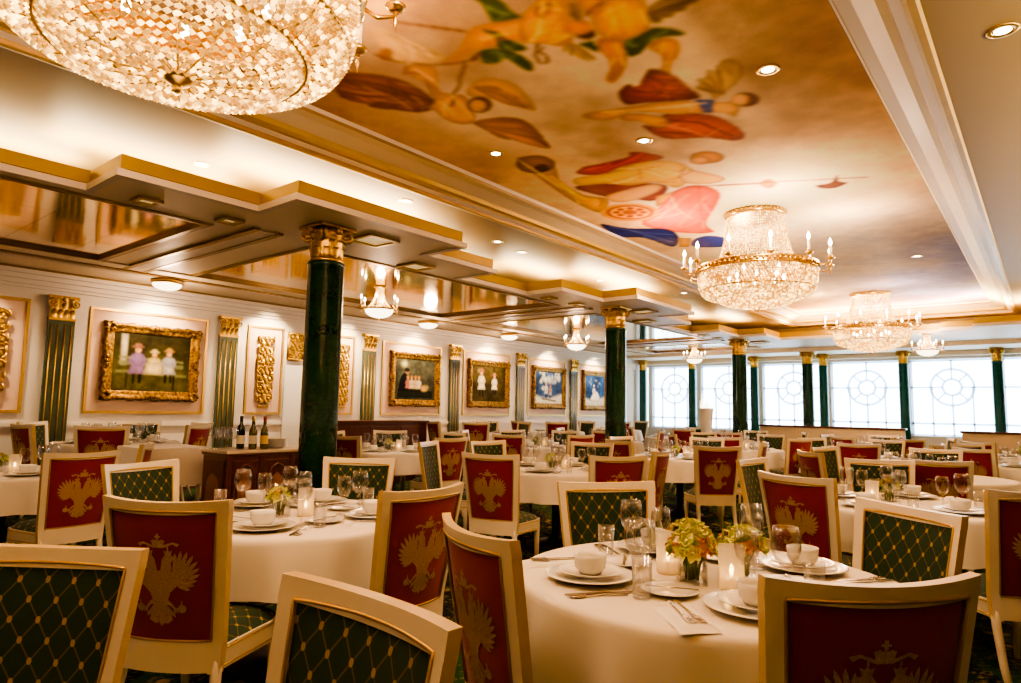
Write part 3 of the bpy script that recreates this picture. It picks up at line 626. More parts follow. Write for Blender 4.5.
def make_column(r, H, caph, mat='marble'):
    root = empty('marble_column')
    m = MB(); m.lathe([(r*1.35, 0), (r*1.35, .1), (r*1.25, .12), (r*1.28, .16), (r*1.12, .19), (r*1.05, .21)], 36); m.build('base', 'gold', root)
    z0, z1 = .21, H-caph; m = MB(); m.lathe([(r*1.0, z0), (r*1.0, z0+(z1-z0)*.4), (r*.97, z1-.04), (r*1.02, z1-.035), (r*1.02, z1)], 48); m.build('shaft', mat, root)
    capital_mesh(r*.86, caph).build('capital', 'gold', root, (0, 0, z1))
    return root
ck = Kind(make_column(.168, 3.0, .34), 'column')
for (x, y), lab in zip(((-5.18, 3.60), (-5.37, 9.25), (-5.42, 14.85)), ('nearest green marble column with gold scroll capital, beside the wooden wine cabinet', 'second green marble column of the row, in mid room', 'third green marble column, before the long windows behind the white urn')):
    ck.place((x, y, 0), 0, lab)
ck2 = Kind(make_column(.135, 2.9, .30), 'column')
ck2.place((-4.66, 17.45, 0), 0, 'green marble column with gold capital close in front of a window column, fourth of its row')
ck3 = Kind(make_column(.112, 2.9, .30, 'glare_teal'), 'column')
nth = ('first', 'second', 'third', 'fourth', 'fifth', 'sixth')
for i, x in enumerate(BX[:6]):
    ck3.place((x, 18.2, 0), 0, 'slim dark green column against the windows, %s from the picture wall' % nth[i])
def make_pilaster():
    root = empty('pilaster'); w = .15; z1 = 2.37
    m = MB(); m.box(0, .04, -w, w, .14, z1, 0, .004); m.build('shaft', 'greenpil', root)
    m = MB()
    for k in range(4):
        y = -w+.3*(k+.5)/4; m.tube([(.043, y, .3), (.043, y, z1-.06)], .009, 8)
    m.build('fluting', 'gold', root)
    m = MB(); m.box(0, .05, -w*1.02, w*1.02, z1, z1+.03); m.box(0, .09, -w*1.15, w*1.15, z1+.27, z1+.31, 0, .006)
    def fn(u, v): return (.04+.03*v*v+.012*math.sin(u*PI*6)**2, (-w+2*w*u)*(.95+.1*v*v), z1+.03+.24*v)
    m.grid(fn, 24, 8)
    for row, n, z, hh in ((0, 4, z1+.03, .11), (1, 3, z1+.08, .15)):
        for k in range(n):
            y = -w*.9+1.8*w*(k+.5)/n
            m.grid(lambda u, v, y=y, z=z, hh=hh: (.06+.05*v**3-.02*abs(2*u-1), y+(u-.5)*.09*(1-.6*v*v), z+hh*(v-.25*max(0, v-.75))), 4, 5)
    for s in (-1, 1): m.tube([(.085, s*w*.92+u, z1+.215+q) for u, q in spiral((0, 0), .055, 1.6, s, PI/2)], .012, 6)
    m.blob((.09, 0, z1+.26), .03); m.build('capital', 'gold', root)
    m = MB(); m.box(0, .06, -w*1.15, w*1.15, 0, .16, 0, .01); m.build('base', 'gold', root)
    return root
pk = Kind(make_pilaster(), 'pilaster')
pl = ['fluted green and gold pilaster left of the painting of three seated children', 'fluted pilaster between the three children painting and the tall gilt relief', 'fluted pilaster left of the painting with the dark robed woman and children', 'fluted pilaster between the robed woman painting and the two standing children painting', 'fluted pilaster between the two standing children painting and the blue winter painting', 'fluted pilaster between the blue winter painting and the last painting']
for y, lab in zip((2.86, 5.09, 7.82, 10.1, 12.36, 14.63), pl): pk.place((WX+.012, y, 0), 0, lab)

# ------------------------------------------------------------------ pictures and reliefs on the picture wall
def frame_mesh(w, h, t=.13):
    m = MB(); prof = [(0, 0), (0, .05), (.025, .075), (.05, .06), (.085, .045), (.105, .05), (t, .02)]
    N = 60
    per = []
    for (ax, ay), (bx, by) in zip([(-w/2, -h/2), (w/2, -h/2), (w/2, h/2), (-w/2, h/2)], [(w/2, -h/2), (w/2, h/2), (-w/2, h/2), (-w/2, -h/2)]):
        for i in range(N): per.append((ax+(bx-ax)*i/N, ay+(by-ay)*i/N))
    vs = []; fs = []; n = len(per); k = len(prof)
    for i, (a, b) in enumerate(per):
        for j, (d, z) in enumerate(prof):
            f = 1-d/(w/2) if False else 1
            x = max(-w/2+d, min(w/2-d, a)) if abs(abs(a)-w/2) > 1e-6 else (a-math.copysign(d, a)); y = max(-h/2+d, min(h/2-d, b)) if abs(abs(b)-h/2) > 1e-6 else (b-math.copysign(d, b))
            if j < 3:
                bump = .010*math.sin(i*.62)+.012*math.sin(i*.23+1)+random.uniform(-.003, .003)
                x += math.copysign(bump, x)*(abs(abs(a)-w/2) < 1e-6); y += math.copysign(bump, y)*(abs(abs(b)-h/2) < 1e-6); z += .012*abs(math.sin(i*.8))+random.uniform(0, .006)
            vs.append((z, x, y))
    for i in range(n):
        for j in range(k-1): fs.append((i*k+j, ((i+1) % n)*k+j, ((i+1) % n)*k+j+1, i*k+j+1))
    m.add(vs, fs, 0, True)
    for sx in (-1, 1):
        for sy in (-1, 1):
            for q in range(7):
                a = random.uniform(0, 2*PI); m.blob((.07, sx*(w/2-.05+.05*math.cos(a)), sy*(h/2-.05+.05*math.sin(a))), (.025, .035, .03), n=6, k=4)
    for sx in (-1, 1):
        for q in range(3):
            m.blob((.08, sx*(w/2-.04), (q-1)*.05), (.02, .03, .035), n=6, k=4); m.blob((.08, (q-1)*.06, sx*(h/2-.04)), (.02, .04, .03), n=6, k=4)
    return m
def kid(p, x, y, s, hat, coat, skirt, legs=True, sit=False):
    """small figure, x,y at the shoes, s its height"""
    if legs:
        for d in (-.07, .07): p.poly([(x+(d-.03)*s, y), (x+(d+.03)*s, y), (x+(d+.03)*s, y+.3*s), (x+(d-.03)*s, y+.3*s)], (.12, .10, .09), soft=1)
    p.poly([(x-.22*s, y+.24*s), (x+.22*s, y+.24*s), (x+.10*s, y+.56*s), (x-.10*s, y+.56*s)], skirt, soft=1, shade=.35)
    p.poly([(x-.11*s, y+.46*s), (x+.11*s, y+.46*s), (x+.145*s, y+.68*s), (x+.05*s, y+.75*s), (x-.05*s, y+.75*s), (x-.145*s, y+.68*s)], coat, soft=1, shade=.35)
    for d in (-1, 1): p.line([(x+d*.125*s, y+.68*s), (x+d*.19*s, y+.52*s), (x+d*.08*s, y+.44*s)], .05*s, tuple(c*.9 for c in coat), soft=1)
    p.ell(x, y+.85*s, .10*s, .105*s, (.34, .22, .12), soft=1); p.ell(x, y+.82*s, .07*s, .08*s, (.90, .70, .54), soft=1, shade=.2)
    p.ell(x, y+.90*s, .15*s, .035*s, tuple(c*.85 for c in hat), soft=1, shade=.2); p.ell(x, y+.94*s, .085*s, .05*s, hat, soft=1, shade=.3)
    for d in (-1, 1): p.ell(x+d*.025*s, y+.835*s, .010*s, .008*s, (.2, .14, .1), soft=0, shade=0)
def picture(i, y0, y1, z0, z1, label):
    w, h = y1-y0, z1-z0; root = empty('framed_painting', (WX+.009, (y0+y1)/2, (z0+z1)/2)); tag(root, label, 'painting', None)
    frame_mesh(w, h).build('frame', 'frame', root)
    W, H = w-.24, h-.24; p = Painter(-W/2, W/2, -H/2, H/2, .0085); p._n = p.smooth_noise(.12, i+20)
    a, b = p.smooth_noise(.3, i+1), p.smooth_noise(.09, i+40); v = (p.Y+H/2)/H
    if i == 0:
        p.C = lerp(np.array(srgb((.36, .34, .16)))[None, None], np.array(srgb((.20, .18, .10)))[None, None], np.clip(v*1.6-.3+(a-.5)*.8, 0, 1)); p.C *= (.45+1.1*b)[..., None]
        p.poly([(-.42, -.05), (-.34, -.05), (-.34, .38), (-.42, .38)], (.82, .78, .66))
        for z in (.06, -.02, .0): p.line([(-.44, z), (.42, z-.03)], .028, (.50, .52, .36))
        p.line([(-.47, -.13), (.47, -.17)], .035, (.52, .52, .34))
        for x in (-.33, .30): p.line([(x, -.14), (x, -.37)], .02, (.10, .09, .05))
        kid(p, -.20, -.29, .56, (.62, .44, .36), (.60, .48, .66), (.58, .46, .62)); kid(p, .02, -.26, .46, (.88, .80, .58), (.90, .80, .54), (.92, .82, .60), legs=False); kid(p, .22, -.27, .50, (.82, .62, .36), (.72, .70, .74), (.78, .76, .74))
        p.poly([(-.12, -.16), (.16, -.16), (.12, .0), (-.08, .0)], (.92, .84, .64))
    elif i == 1:
        p.C = lerp(np.array(srgb((.16, .17, .12)))[None, None], np.array(srgb((.36, .36, .30)))[None, None], np.clip(a*1.4-.2+.3*v, 0, 1)); p.C *= (.45+1.1*b)[..., None]
        p.poly([(-.46, -.36), (.46, -.36), (.46, -.22), (-.46, -.18)], (.14, .15, .10)); p.ell(-.3, .3, .1, .08, (.72, .72, .52), soft=3)
        p.poly([(-.42, -.22), (-.40, .0), (-.30, .12), (-.22, .1), (-.18, -.05), (-.22, -.22)], (.07, .09, .10)); p.ell(-.22, .14, .05, .05, (.80, .62, .46)); p.ell(-.23, .18, .07, .04, (.2, .16, .12))
        for x, c in ((-.2, (.82, .50, .46)), (-.1, (.90, .80, .66)), (0, (.86, .74, .58)), (.09, (.90, .84, .72))): kid(p, x, -.26, .34, (.84, .62, .36), c, c)
        p.ell(.24, -.17, .11, .07, (.82, .68, .44)); p.ell(.32, -.14, .04, .03, (.90, .78, .56))
    elif i == 2:
        p.C = lerp(np.array(srgb((.17, .15, .09)))[None, None], np.array(srgb((.42, .36, .20)))[None, None], np.clip(a*1.2-.1-.3*abs(v-.5), 0, 1)); p.C *= (.45+1.1*b)[..., None]
        p.ell(-.3, .28, .12, .06, (.66, .58, .36), soft=3)
        kid(p, -.26, -.28, .62, (.72, .46, .30), (.90, .84, .72), (.92, .86, .74)); kid(p, .18, -.24, .50, (.84, .56, .42), (.90, .84, .76), (.94, .88, .78))
    else:
        s = (.30, .42, .62) if i == 3 else (.24, .42, .66)
        p.C = lerp(np.array(srgb(s))[None, None], np.array(srgb((.12, .18, .30)))[None, None], np.clip(a*1.3-.1, 0, 1)); p.C *= (.45+1.1*b)[..., None]
        p.poly([(-.6, -.5), (.6, -.5), (.6, -.16), (.2, -.22), (-.2, -.26), (-.6, -.2)], (.86, .84, .78), soft=3, shade=.2)
        if i == 3:
            for k in range(26): p.ell(random.uniform(-.5, .5), random.uniform(.12, .42), random.uniform(.03, .08), random.uniform(.03, .07), (.80, .80, .74), soft=2, shade=.1, alpha=.6)
            kid(p, -.12, -.26, .42, (.84, .80, .70), (.86, .84, .80), (.80, .80, .80)); kid(p, .06, -.28, .38, (.66, .50, .36), (.74, .64, .52), (.72, .70, .72))
            p.ell(-.24, -.02, .08, .06, (.88, .86, .80)); p.line([(-.3, -.28), (.3, -.33)], .03, (.3, .26, .22))
        else:
            for k in range(10): p.ell(random.uniform(-.3, .3), random.uniform(.1, .3), .03, .02, (.72, .76, .80), soft=2, shade=.1, alpha=.6)
            kid(p, -.05, -.25, .42, (.88, .86, .80), (.92, .90, .86), (.92, .90, .86)); p.poly([(-.25, -.28), (.25, -.28), (.15, -.05), (0, -.02), (-.12, -.1)], (.92, .90, .86))
    p.C = np.clip(p.C*1.0*(.75+.5*p.smooth_noise(.05, i+60))[..., None], 0, .9); p.build('canvas', lambda vv: np.stack([np.full(len(vv), .03), vv[:, 0], vv[:, 1]], 1), root)
picture(0, 3.37, 4.635, 1.38, 2.41, 'painting of three seated children in hats, in a wide ornate gilt frame')
picture(1, 8.345, 9.63, 1.375, 2.41, 'dark painting of a robed woman leaning over small children, gilt frame')
picture(2, 10.54, 11.9, 1.385, 2.41, 'gilt framed painting of two children in white standing on dark grass')
picture(3, 12.83, 14.2, 1.385, 2.41, 'gilt framed bluish winter painting with pale children on snow')
picture(4, 15.07, 16.3, 1.37, 2.42, 'last gilt framed painting on the picture wall, white figure on blue')
def relief(y0, y1, z0, z1, label, square=False):
    root = empty('gilt_relief', (WX+.009, (y0+y1)/2, z0)); m = MB(); W, H = y1-y0, z1-z0
    def T(u, w, r=.012): m.tube([(.03+.012*math.sin(i), a, b) for i, (a, b) in enumerate(zip(u, w))], r, 5)
    rows = 3 if square else 7
    for k in range(rows):
        c = H*(k+.5)/rows; R = min(H/rows*.46, W*.24)
        for s in (-1, 1):
            sp = spiral((s*W*.26, c), R, 1.6, s if k % 2 else -s, PI/2*(1 if k % 3 else -1)); T([q[0] for q in sp], [q[1] for q in sp], .017)
            m.blob((.04, s*W*.26, c), (.025, .028, .028)); m.blob((.035, s*W*.44, c+R*.6), (.02, .022, .05)); m.blob((.035, s*W*.12, c-R*.7), (.02, .03, .045))
        m.blob((.04, 0, c), (.03, .03, .06)); m.blob((.035, 0, c+R*.8), (.02, .05, .02))
    T([0]*12, [H*(.02+.96*i/11) for i in range(12)], .014)
    if not square:
        T([-W*.5+W*i/14 for i in range(15)], [H*.60+.05*math.sin(PI*i/14) for i in range(15)], .016); T([-W*.42+W*.84*i/14 for i in range(15)], [H*.97+.03*math.sin(PI*i/14) for i in range(15)], .02)
        m.box(.0, .02, -W*.3, W*.3, -.06, -.03)
    else:
        for z in (0, H): T([-W/2, W/2], [z, z], .02)
        for y in (-W/2, W/2): T([y, y], [0, H], .02)
    m.box(0, .018, -W*.44, W*.44, H*.02, H*.98) if square else m.box(0, .018, -W*.3, W*.3, H*.06, H*.92)
    m.build('carving', 'gold', root); tag(root, label, 'wall relief')
relief(5.58, 5.88, 1.36, 2.44, 'tall carved gilt relief on the pink panel nearest the front column')
relief(7.1, 7.37, 1.36, 2.44, 'narrow gilt relief seen just past the front column')
relief(2.0, 2.33, 1.38, 2.44, 'gilt relief on the pink panel at the far left edge')
relief(6.12, 6.42, 2.1, 2.54, 'square gilt foliage carving above the glazed niche', True)
m = MB(); m.box(WX+.012, WX+.04, 6.08, 6.9, 0, 2.0); nich = m.build('glass_niche', 'white'); tag(nich, 'pale glazed niche panel below the square gilt carving', 'panel')

# ------------------------------------------------------------------ chair
def chair_y(x, z):      # plan curve and recline of the back
    rec = -.20-.12*max(0, (z-.45))/.55*.85; hw = .25
    return rec-.045+.05*(x/hw)**2
def hwid(z): return .213+.047*(z-.33)/.65
def eagle():
    pol = []
    def leaf(p, a, L, w, bend=.0):
        o = []
        for s in (1, -1):
            for t in ((0, .3, .6, .85, 1) if s == 1 else (.85, .6, .3, 0)):
                ww = w*(.55 if t == 0 else (1 if t < .7 else (.75 if t < .95 else 0))); aa = a+bend*t
                o.append((p[0]+L*t*math.cos(aa)-s*ww*math.sin(aa), p[1]+L*t*math.sin(aa)+s*ww*math.cos(aa)))
        return o
    half = []
    half.append([(0, .40), (.16, .37), (.27, .18), (.26, -.12), (.17, -.36), (0, -.46)])                         # body
    half.append([(.03, .30), (.06, .50), (.09, .66), (.17, .77), (.30, .78), (.47, .69), (.36, .66), (.31, .58), (.32, .46), (.30, .32), (.20, .2)])  # neck, head, beak
    half.append([(.35, .60), (.45, .57), (.37, .645)])
    half.append([(.18, .24), (.36, .42), (.54, .44), (.56, .26), (.42, .04), (.28, -.10), (.18, -.10)])                        # wing arm
    for i, (a, L) in enumerate(((78, .62), (68, .70), (57, .74), (46, .74), (34, .70), (22, .64), (10, .57), (-2, .49), (-15, .42), (-30, .35))):
        r = math.radians(a); half.append(leaf((.34+.10*math.cos(r), .14+.12*math.sin(r)), r, L*.92, .05, .12))
    half.append([(.08, -.26), (.22, -.30), (.34, -.42), (.40, -.54), (.33, -.52), (.24, -.42), (.12, -.40)])       # leg
    for a in (-20, -60, -100): half.append(leaf((.36, -.48), math.radians(a), .15, .02))
    half.append([(.52+.10*math.cos(2*PI*k/12), -.50+.10*math.sin(2*PI*k/12)) for k in range(12)]); half.append([(.505, -.41), (.535, -.41), (.535, -.31), (.505, -.31)])
    for i, a in enumerate((-90, -76, -62, -48)): half.append(leaf((.02+.02*i, -.38), math.radians(a), .55-.04*i, .045))
    half.append([(.06, -.72), (.24, -.66), (.30, -.76), (.20, -.84), (.06, -.86)])
    half.append([(.17, .76), (.31, .76), (.35, .88), (.28, .85), (.24, .91), (.20, .85), (.13, .88)])            # side crown
    half.append([(.22, .90), (.26, .90), (.26, .97), (.22, .97)])
    half.append([(.10, .92), (.36, 1.02), (.46, .96), (.52, 1.03), (.44, 1.05), (.36, 1.07), (.12, .99)])       # ribbon
    half.append([(0, .93), (.12, .93), (.14, 1.00), (.17, 1.10), (.09, 1.13), (.03, 1.10), (0, 1.12)])           # great crown
    half.append([(0, 1.12), (.03, 1.12), (.03, 1.17), (.075, 1.17), (.075, 1.21), (.03, 1.21), (.03, 1.26), (0, 1.26)])
    for h in half: pol.append(h); pol.append([(-x, y) for x, y in reversed(h)])
    return pol
EAGLE = eagle()
def build_chair(detail=True):
    root = empty('dining_chair'); th = .032
    # back frame: top rail, stiles, lower rail in one lacquered piece
    m = MB(); z_lo, z_hi = .34, .985
    def member(path, wv):   # path of (x,z) centre line; wv half width vector in x,z
        pass
    def quadstrip(xa, xb, za, zb, nx, nz):
        fr = lambda u, v: (xa(u, v), za(u, v))
        for side, off in ((0, -th/2), (1, th/2)):
            m.grid(lambda u, v: (xa(u, v), chair_y(xa(u, v), za(u, v))+off, za(u, v)), nx, nz, 0, True)
        for u_or_v, val in (('u', 0), ('u', 1), ('v', 0), ('v', 1)):
            n = nz if u_or_v == 'u' else nx
            def fn(a, b):
                uu, vv = (val, a) if u_or_v == 'u' else (a, val); x, z = xa(uu, vv), za(uu, vv); return (x, chair_y(x, z)-th/2+th*b, z)
            m.grid(fn, n, 1, 1 if (u_or_v == 'v' and val == 1) or u_or_v == 'u' else 0, True)
    R = .047
    top = lambda x: z_hi+.012*(x/.25)**2-.012
    quadstrip(lambda u, v: (2*u-1)*hwid(.96), None, lambda u, v: top((2*u-1)*.25)-R*(1-v), None, 16, 1)
    for s in (-1, 1):
        quadstrip(lambda u, v: s*(hwid(.33+.61*v)-R*.85*(1-u)), None, lambda u, v: .33+(.61+.0*u)*v, None, 1, 10)
    quadstrip(lambda u, v: (2*u-1)*(hwid(.4)-R*.8), None, lambda u, v: .335+.115*v, None, 10, 1)
    m.build('back_frame', ['cream', 'edge'], root)
    # panels
    z0, z1 = .452, .942
    def pf(off, bulge):
        def fn(u, v):
            z = z0+(z1-z0)*v; x = (2*u-1)*(hwid(z)-R*.8); return (x, chair_y(x, z)+off+bulge*(1-(2*u-1)**4)*(1-(2*v-1)**4), z)
        return fn
    m = MB(); m.grid(pf(-.008, -.006), 12, 10); back = m.build('back_panel', 'red', root)
    m = MB(); m.grid(pf(.008, .014), 12, 10); m.build('front_pad', 'greenback', root)
    # gilt bead along panel edges
    m = MB()
    for off in (-th/2-.001, th/2+.001):
        pts = [(x, .452) for x in np.linspace(-hwid(.45)+R*.85, hwid(.45)-R*.85, 8)]+[(hwid(z)-R*.85, z) for z in np.linspace(.46, .93, 6)]+[(x, .940) for x in np.linspace(hwid(.94)-R*.85, -hwid(.94)+R*.85, 10)]+[(-hwid(z)+R*.85, z) for z in np.linspace(.93, .46, 6)]
        m.tube([(x, chair_y(x, z)+off, z) for x, z in pts], .0045, 4, closed=True)
    m.build('gilt_bead', 'gilt', root)
    if detail:
        m = MB(); S = .160; ex, ez = 0, .655
        for k, p in enumerate(EAGLE):
            lift = .0165+.0006*(k % 5)
            m.poly(p, lambda a, b: (ex-a*S, chair_y(ex-a*S, ez+b*S)-.008-.006*(1-((a*S)/.2)**4)*(1-min(1, abs((ez+b*S-.697)/.245))**4)-lift+.0145, ez+b*S))
        m.build('eagle_embroidery', 'embroidery', back, recalc=False)
    # seat
    def outline(t, grow=0):   # t along the plan from back right round the front to back left
        pts = [(.205, -.20), (.225, -.02), (.245, .14), (.225, .235), (.15, .275), (0, .29), (-.15, .275), (-.225, .235), (-.245, .14), (-.225, -.02), (-.205, -.20)]
        f = t*(len(pts)-1); i = min(int(f), len(pts)-2); f -= i; x = pts[i][0]*(1-f)+pts[i+1][0]*f; y = pts[i][1]*(1-f)+pts[i+1][1]*f
        return x*(1+grow), y*(1+grow) if y > 0 else y
    m = MB(); m.grid(lambda u, v: (*outline(u), .335+.085*v), 30, 1, 0, True); m.grid(lambda u, v: (*outline(u, -.07), .335+.085*v), 30, 1, 0, True)
    m.grid(lambda u, v: (*outline(u, -.07*v), .335), 30, 1); m.grid(lambda u, v: (*outline(u, -.07*v), .42), 30, 1)
    for z in (.348, .41): m.tube([(*outline(i/30, .004), z) for i in range(31)], .004, 4, m=1)
    m.build('seat_apron', ['cream', 'gilt'], root)
    m = MB()
    def cush(u, v):
        x, y = outline(u, -.03); k = 1-v; return (x*k, .03+(y-.03)*k, .415+.06*(1-(1-v)**5))
    m.grid(cush, 30, 8); m.grid(lambda u, v: (outline(1 if u > .5 else 0)[0]*(1-2*u)*(1 if u <= .5 else -1) if False else .2*(1-2*u), -.195, .40+.06*v), 4, 1); m.build('seat_cushion', 'greenseat', root)
    for s in (-1, 1):
        m = MB(); m.tube([(s*.205, .215, .36), (s*.205, .22, .2), (s*.202, .225, 0)], [.026, .021, .015], 8); m.build('leg', 'cream', root)
        m = MB(); m.tube([(s*.192, -.205, .42), (s*.195, -.215, .30), (s*.20, -.26, .12), (s*.205, -.31, 0)], [.022, .022, .019, .016], 8); m.build('leg', 'cream', root)
    return root
CH_NEAR = Kind(build_chair(True), 'chair'); CH_FAR = Kind(build_chair(False), 'chair')

# ------------------------------------------------------------------ tables
def build_table():
    root = empty('dining_table')
    m = MB(); m.lathe([(0, .715), (.655, .715), (.66, .72), (.66, .736), (.655, .74), (0, .74)], 48); m.build('tabletop', 'wood', root)
    m = MB(); m.lathe([(.30, 0), (.30, .02), (.10, .05), (.045, .09), (.045, .66), (.12, .70), (.2, .715)], 28); m.build('pedestal', 'dark', root)
    return root
TABLE = Kind(build_table(), 'table')
def cloth_mesh(seed, r=.68):
    rnd = random.Random(seed); ph = [rnd.uniform(0, 6.28) for _ in range(4)]; nf = rnd.choice((11, 12, 13))
    def fold(a, t): return t*(.030*math.sin(nf*a+ph[0]+.6*math.sin(nf*a+ph[0]))+.014*math.sin((nf+4)*a+ph[1])+.010*math.sin(3*a+ph[2]))
    N = 132; prof = [(0, 0), (.3, 0), (.5, 0), (.6, 0), (r-.025, 0), (r-.010, -.004), (r-.002, -.013), (r+.002, -.03)]
    m = MB(); rings = []
    for i in range(N):
        a = 2*PI*i/N; col = [(q, z) for q, z in prof]
        for j in range(1, 8):
            t = j/7; col.append((r+.004+.03*t+fold(a, t**.8), -.03-(.232+.006*math.sin(4*a+ph[3]))*t))
        rings.append([(q*math.cos(a), q*math.sin(a), .75+z) for q, z in col])
    k = len(rings[0]); vs = [(0, 0, .75)]+[p for rg in rings for p in rg[1:]]; k -= 1; fs = []
    for i in range(N):
        i2 = (i+1) % N; fs.append((0, 1+i*k, 1+i2*k))
        for j in range(k-1): fs.append((1+i*k+j, 1+i*k+j+1, 1+i2*k+j+1, 1+i2*k+j))
    m.add(vs, fs, 0, True); return m
# ---- tableware models
def one(name, mb, mat, cat): return Kind(mb.build(name, mat), cat)
m = MB(); m.lathe([(0, .004), (.085, .004), (.11, .010), (.155, .020), (.157, .022), (.154, .024), (.11, .015), (.085, .009), (0, .008)], 40); CHARGER = one('dinner_plate', m, 'china', 'plate')
m = MB(); m.lathe([(0, .003), (.06, .003), (.08, .008), (.112, .018), (.114, .020), (.111, .021), (.08, .012), (.06, .007), (0, .006)], 36); SIDE = one('side_plate', m, 'china', 'plate')
m = MB(); m.lathe([(0, .006), (.026, .004), (.030, .0), (.033, .006), (.042, .018), (.046, .05), (.046, .062), (.044, .063), (.042, .05), (.037, .02), (0, .012)], 28); CUP = one('bouillon_cup', m, 'china', 'cup')
def wine(h, r):
    m = MB(); b = h*.46
    m.lathe([(0, .003), (.036, .002), (.037, .004), (.02, .008), (.006, .016), (.0042, .04), (.0042, b*.8), (.007, b*.97), (.02, b*1.03), (r*.82, b+(h-b)*.22), (r, b+(h-b)*.45), (r*.95, b+(h-b)*.75), (r*.80, h), (r*.775, h), (r*.92, b+(h-b)*.75), (r*.96, b+(h-b)*.45), (r*.78, b+(h-b)*.24), (.012, b*1.08), (0, b*1.06)], 28)
    return m
WINE = one('wine_glass', wine(.205, .042), 'glass', 'glass'); WINE2 = one('white_wine_glass', wine(.185, .036), 'glass', 'glass')
m = MB(); m.lathe([(0, .0), (.029, .0), (.030, .002), (.033, .125), (.0318, .125), (.029, .012), (0, .010)], 28); TUMB = one('water_tumbler', m, 'glass', 'glass')
def napkin():
    m = MB()
    for k, (w, l, z) in enumerate(((.058, .125, .004), (.055, .122, .010), (.050, .118, .015))):
        m.grid(lambda u, v: ((2*u-1)*w+.006*k, (2*v-1)*l, z*(1-abs(2*u-1)**6)*(1-abs(2*v-1)**8)+.001+.002*math.sin(7*v+3*u)), 10, 14)
    return m
NAPK = one('folded_napkin', napkin(), 'napkin', 'napkin')
def fork():
    m = MB(); m.box(-.004, .004, -.10, .035, .001, .004, 0, .001)
    m.grid(lambda u, v: ((2*u-1)*(.0045+.004*math.sin(PI*v)), -.10-.012+.03*v, .0045), 2, 3)
    m.box(-.0115, .0115, .035, .06, .002, .0045, 0, .0015)
    for k in range(4): x = -.0095+.0063*k; m.box(x-.0016, x+.0016, .058, .098, .003, .0048)
    return m
def knife():
    m = MB(); m.box(-.006, .006, -.115, -.01, .001, .006, 0, .002); m.poly([(-.004, -.01), (.010, -.01), (.011, .08), (.004, .112), (-.004, .115)], lambda a, b: (a, b, .0045)); m.poly([(-.004, .115), (.004, .112), (.011, .08), (.010, -.01), (-.004, -.01)], lambda a, b: (a, b, .002)); return m
def spoon():
    m = MB(); m.box(-.0035, .0035, -.10, .04, .001, .004, 0, .001); m.blob((0, .068, .005), (.019, .03, .004)); return m
FORK = one('fork', fork(), 'steel', 'cutlery'); KNIFE = one('table_knife', knife(), 'steel', 'cutlery'); SPOON = one('spoon', spoon(), 'steel', 'cutlery')
def candle():
    root = empty('candle_holder'); m = MB(); m.lathe([(0, 0), (.030, 0), (.032, .004), (.032, .112), (.030, .112), (.0295, .006), (0, .005)], 28); m.build('frosted_glass', 'frost', root)
    m = MB(); m.lathe([(0, .006), (.027, .006), (.027, .034), (0, .034)], 20); m.build('wax', 'wax', root)
    m = MB(); m.lathe([(0, .034), (.005, .042), (.0062, .05), (.003, .062), (0, .068)], 10, cap=False); m.build('flame', 'flame', root)
    return root
CANDLE = Kind(candle(), 'candle')
def vase(big):
    root = empty('flower_vase'); s = .036; m = MB(); h = .07
    for x0, x1, y0, y1 in ((-s, s, -s, -s+.003), (-s, s, s-.003, s), (-s, -s+.003, -s, s), (s-.003, s, -s, s)): m.box(x0, x1, y0, y1, 0, h)
    m.box(-s, s, -s, s, 0, .008); m.build('glass_cube', 'glass', root)
    m = MB()
    for k in range(14):
        a = random.uniform(0, 6.28); r = random.uniform(0, .024); m.tube([(r*math.cos(a), r*math.sin(a), .01), (r*1.1*math.cos(a+.5), r*1.1*math.sin(a+.5), .05), (r*2*math.cos(a+.6), r*2*math.sin(a+.6), .09)], .0035, 5)
    m.build('stems', 'stem', root)['kind'] = 'stuff'
    for nm, mt, n in (('orchid_petals', 'petal', 15 if big else 10), ('green_petals', 'petal2', 12 if big else 11), ('blush_petals', 'petal3', 4 if big else 2)):
        m = MB()
        for k in range(n):
            a = random.uniform(0, 6.28); e = random.uniform(-.25, 1.45); R = .058 if big else .046; c = Vector((R*math.cos(a)*math.cos(e), R*math.sin(a)*math.cos(e), .088+R*.8*math.sin(e)))
            nrm = Vector((math.cos(a)*math.cos(e), math.sin(a)*math.cos(e), math.sin(e)+.15)).normalized(); q = nrm.cross(Vector((.3, .2, 1))).normalized(); w = q.cross(nrm); rot = random.uniform(0, 6.28)
            for j in range(5):
                t = rot+2*PI*j/5; L = random.uniform(.020, .027); wd = L*.42
                def fn(u, v, t=t, L=L, wd=wd, c=c, nrm=nrm, q=q, w=w):
                    rad = L*v; ww = wd*math.sin(PI*min(1, .15+.8*v))*(2*u-1); d = q*math.cos(t)+w*math.sin(t); e2 = w*math.cos(t)-q*math.sin(t)
                    return c+d*rad+e2*ww+nrm*(.010*v*v+.004*(2*u-1)**2-.002)
                m.grid(fn, 3, 3)
            m.blob(c+nrm*.004, .005, n=6, k=4)
        m.build(nm, mt, root)['kind'] = 'stuff'
    return root
VASE = Kind(vase(True), 'flowers'); VASE2 = Kind(vase(False), 'flowers')

